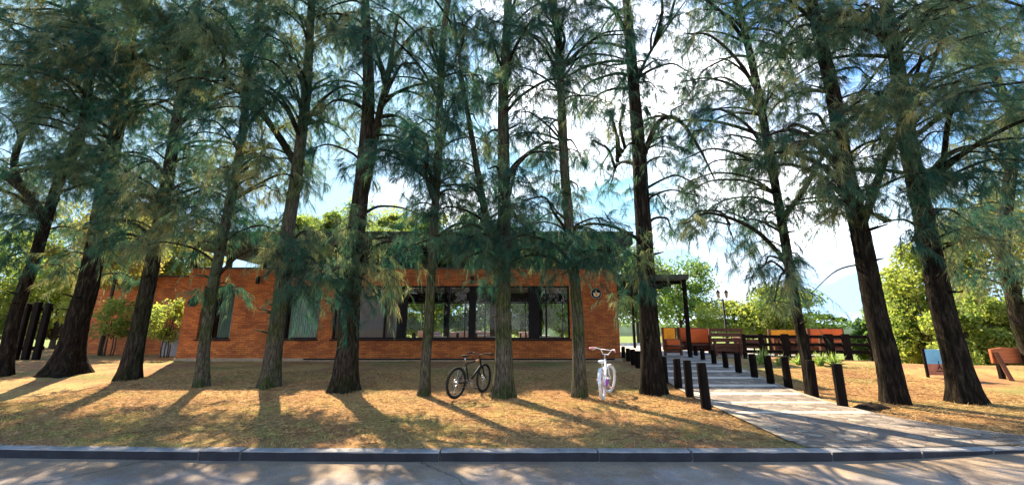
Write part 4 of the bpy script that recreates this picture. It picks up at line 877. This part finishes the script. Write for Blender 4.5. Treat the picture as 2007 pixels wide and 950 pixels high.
# ------------------------------------------------------------------ broadleaved trees and shrubs
def leafy(name, loc, H, Rx, crown0, label, cat, group, material, n, lsize, seed, trunkr=.12, tb=.5, Ry=None, lumps=14, nstems=1):
    global rng
    rs_ = random.Random(seed); root = empty(name, loc, label, cat, group); Ry = Ry or Rx
    cz = (crown0 + H) / 2; Rz = (H - crown0) / 2
    cents = []
    for k in range(lumps):
        th = rs_.uniform(0, 6.28); ph = rs_.uniform(-1, 1); q = rs_.uniform(.35, .85)
        cents.append((Rx * q * math.cos(th) * math.sqrt(1 - ph * ph * .8), Ry * q * math.sin(th) * math.sqrt(1 - ph * ph * .8), cz + Rz * ph * .78, rs_.uniform(.14, .46) * (14 / lumps) ** .22))
    s = MB(); 
    for j in range(nstems):
        ox = 0 if nstems == 1 else rs_.uniform(-.25, .25)
        s.tube([(ox, 0, -.2), (ox * 1.2 + rs_.uniform(-.03, .03), 0, crown0 * .5), (ox + rs_.uniform(-.05, .05) * H * .2, 0, crown0 + .1 * H), (ox, 0, cz + Rz * .3)], [trunkr * 1.25, trunkr, trunkr * .8, trunkr * .3], 8, jit=.08)
    s.build('trunk', M['twig'], root, True)
    s = MB()
    for (x, y, z, r) in cents[:10]: s.tube([(0, 0, max(.1, crown0 + .05 * H) if nstems == 1 else crown0), (x * .5, y * .5, (z + crown0) / 2 + .05 * H), (x, y, z)], [trunkr * .5, trunkr * .3, trunkr * .1], 5)
    s.build('boughs', M['twig'], root, True)
    per = n // len(cents); Cn = []; T0 = []
    for (x, y, z, r) in cents:
        d = nrm(rng.normal(size=(per, 3))) * rng.uniform(.2, 1, (per, 1)) ** .5; Cn.append(np.array([x, y, z]) + d * [Rx * r * 1.25, Ry * r * 1.25, Rz * r * 1.15]); T0.append(np.clip(tb + rs_.uniform(-.2, .2) + rng.normal(scale=.14, size=per), 0, 1))
    V, f, tt = leaves(np.concatenate(Cn), lsize, np.concatenate(T0)); link('crown', np_mesh('crown', V, [f], 4, tt), material, root); return root
def bgtree(u, vtop, vcrown, Yd, wpx, label, material='leaf', n=9000, ls=.2, tb=.5, seed=0, group='leafy trees beyond the building and lawn', name='leafy_tree', lumps=16):
    x = at(u, 640, Yd).x; z0 = float(gz(x, Yd)); zt = at(u, vtop, Yd).z; zc = at(u, vcrown, Yd).z
    return leafy(name, (x, Yd, z0), zt - z0, wpx / 2 / F * Yd * 1.0, max(.25, zc - z0), label, 'tree', group, M[material], n, ls, seed, trunkr=.15, tb=tb, lumps=lumps)
BG = [
 (-40, 420, 690, 24, 170, 'bright green tree at the left edge behind the leaning trunk', 'leaf', .75),
 (60, 500, 705, 27, 150, 'sunlit yellow green tree seen just right of the upright timber slabs', 'leaf', .9),
 (110, 520, 700, 25, 120, 'bright lime tree between the timber slabs and the thickest trunk', 'leaf', .95),
 (200, 400, 560, 26, 200, 'golden leaved tree rising behind the brick side block, left part', 'leaf_gold', .6),
 (300, 430, 560, 27, 160, 'yellow tree rising behind the brick side block, right part', 'leaf_gold', .45),
 (600, 425, 560, 36, 140, 'green tree topping the flat roof behind the limb-forked trunk', 'leaf', .7),
 (720, 395, 560, 38, 170, 'yellow green tree above the roof behind the twin-stemmed trunk', 'leaf', .8),
 (850, 420, 560, 36, 150, 'green gold tree above the roof behind the slender pale trunk', 'leaf_gold', .3),
 (980, 440, 600, 37, 150, 'dark green tree above the roof behind the straight central trunk', 'leaf', .4),
 (1120, 450, 620, 38, 160, 'mid green tree above the right end of the flat roof', 'leaf', .5),
 (1250, 470, 640, 36, 110, 'loose green tree behind the side canopy next to the thick dark trunk', 'leaf', .5),
 (1335, 500, 650, 38, 130, 'loose pale green tree above the booths left of the lantern post', 'leaf', .5),
 (1440, 585, 660, 33, 130, 'low bright lime tree right behind the lantern post', 'leaf', .95),
 (1530, 560, 660, 31, 120, 'yellow green tree above the bright orange booth', 'leaf', .8),
 (1600, 615, 660, 40, 90, 'small dark conical tree right of the slim leaning trunk against the sky', 'leaf', .3),
 (1770, 560, 735, 24, 110, 'mid green tree between the two thick right trunks', 'leaf', .6),
 (1720, 620, 720, 27, 80, 'low green tree just left of the trunk by the tall bollard', 'leaf', .5),
 (1830, 470, 740, 22, 150, 'lime green tree behind the small blue and red panel', 'leaf', .85),
 (1920, 420, 745, 21, 170, 'yellow green tree behind the wide board at the right edge', 'leaf_gold', .3),
 (2010, 340, 740, 20, 190, 'tall golden tree at the right edge beyond the wide board', 'leaf_gold', .6),
 (1890, 560, 750, 18.5, 110, 'low leafy tree between the flared right trunk and the wide board', 'leaf', .75),
 (1980, 590, 750, 18, 120, 'dense low tree close behind the wide board at the right edge', 'leaf', .65),
 (700, 560, 655, 34, 150, 'green tree beyond the rear terrace behind the blind bay', 'leaf', .6),
 (830, 560, 662, 34.5, 110, 'bright green tree beyond the rear terrace seen above the mountain bicycle', 'leaf', .85),
 (930, 560, 662, 35, 110, 'green tree beyond the rear terrace seen through the middle of the long window', 'leaf', .6),
 (1030, 560, 662, 34, 100, 'green tree beyond the rear terrace seen right of the straight central trunk', 'leaf', .8),
 (1100, 560, 662, 34.5, 90, 'lime tree beyond the rear terrace seen at the right end of the long window', 'leaf', .9),
]
for k, (u, vt, vc, Yd, wp, lab, mt, tb) in enumerate(BG):
    bgtree(u, vt, vc, Yd, wp * 1.25, lab, mt, n=11500, ls=.13 + .003 * Yd, tb=tb, seed=300 + k, lumps=34)
# shrubs beside the building
g = at(212, 690, 18.5); leafy('leafy_shrub', (g.x, 18.5, .3), 2.5, .95, .75, 'left leafy shrub with thin stems before the brick side block', 'shrub', 'leafy shrubs at the side block', M['leaf'], 2600, .12, 501, .022, .8, lumps=24, nstems=5)
g = at(322, 700, 17.6); leafy('leafy_shrub', (g.x, 17.6, .3), 2.5, .85, .7, 'right leafy shrub with thin stems at the restaurant corner', 'shrub', 'leafy shrubs at the side block', M['leaf'], 2600, .12, 502, .022, .85, lumps=24, nstems=5)
for k, (u, Hs, wv, mt, tb, lab) in enumerate([(640, .95, 1.2, 'leaf', .6, 'green shrub on the roof edge left of the twin-stemmed trunk'), (775, .95, .7, 'leaf_purple', .5, 'purple leaved shrub on the roof edge right of the twin-stemmed trunk'), (885, .95, 1.3, 'leaf', .4, 'dark green shrub on the roof edge right of the slender pale trunk'), (1060, .95, 1.3, 'leaf', .35, 'dark shrub on the roof edge right of the straight central trunk'), (1180, .85, 1.0, 'leaf', .4, 'dark green shrub on the roof edge above the round sign')]):
    p = at(u, 500, YB + .55); leafy('roof_shrub', (p.x, YB + .55, ZT + .07), Hs, wv, .1, lab, 'shrub', 'shrubs on the roof edge', M[mt], 2600, .09, 520 + k, .02, tb, Ry=.5, lumps=9)
for k, (u, wv, tb, lab) in enumerate([(600, .9, .8, 'green shrub on top of the flat roof beside the limb-forked trunk'), (655, .8, .6, 'yellow green shrub on top of the flat roof left of the twin-stemmed trunk'), (760, 1.0, .85, 'light green shrub on top of the flat roof right of the twin-stemmed trunk'), (825, .8, .5, 'olive shrub on top of the flat roof left of the slender pale trunk'), (930, .8, .3, 'green shrub on top of the flat roof right of the slender pale trunk')]):
    p = at(u, 450, YB + .8); leafy('roof_shrub', (p.x, YB + .8, 5.42), 1.0, wv, -.25, lab, 'shrub', 'shrubs on top of the flat roof', M['leaf'], 3800, .10, 540 + k, .02, tb, Ry=.8, lumps=12)
g = at(215, 600, 19.0); leafy('golden_tree', (g.x, 19.0, .3), 6.6, 2.0, 3.1, 'golden leaved tree with thin trunk overhanging the brick side block roof', 'tree', 'leafy trees beyond the building and lawn', M['leaf_gold'], 16000, .13, 551, .07, .7, lumps=34)
def strap_plant(loc, n, L, label, seed):
    r = np.random.default_rng(seed); th = r.uniform(0, 6.28, n); el = r.uniform(.5, 1.45, n)
    P = np.stack([r.normal(scale=.05, size=n), r.normal(scale=.05, size=n), np.full(n, -.02)], -1); D = np.stack([np.cos(th) * np.cos(el), np.sin(th) * np.cos(el), np.sin(el)], -1)
    ll = L * r.uniform(.6, 1.1, n); V, f4, f3, tt = ribbons(P, D, ll, np.full(n, .035), ll * .35 * np.cos(el), r.uniform(.2, 1, n))
    o = link('strap_leaf_plant', np_mesh('strap', V, [f4, f3], 0, tt), M['leaf_blade']); o.location = loc
    tag(o, label, 'plant', 'strap leaved plants before the fence')
for k, (u, v, L, lab) in enumerate([(1492, 712, .7, 'tall strap leaved plant at the left end of the rail fence'), (1532, 715, .5, 'strap leaved plant behind the third right bollard'), (1608, 714, .55, 'strap leaved plant right of the slim leaning trunk'), (1636, 716, .6, 'strap leaved plant above the nearest right bollard'), (1566, 713, .45, 'strap leaved plant just left of the slim leaning trunk'), (1698, 716, .5, 'strap leaved plant at the right end of the rail fence')]):
    g = ground(u, v); strap_plant((g.x, g.y, g.z), 70, L, lab, 600 + k)
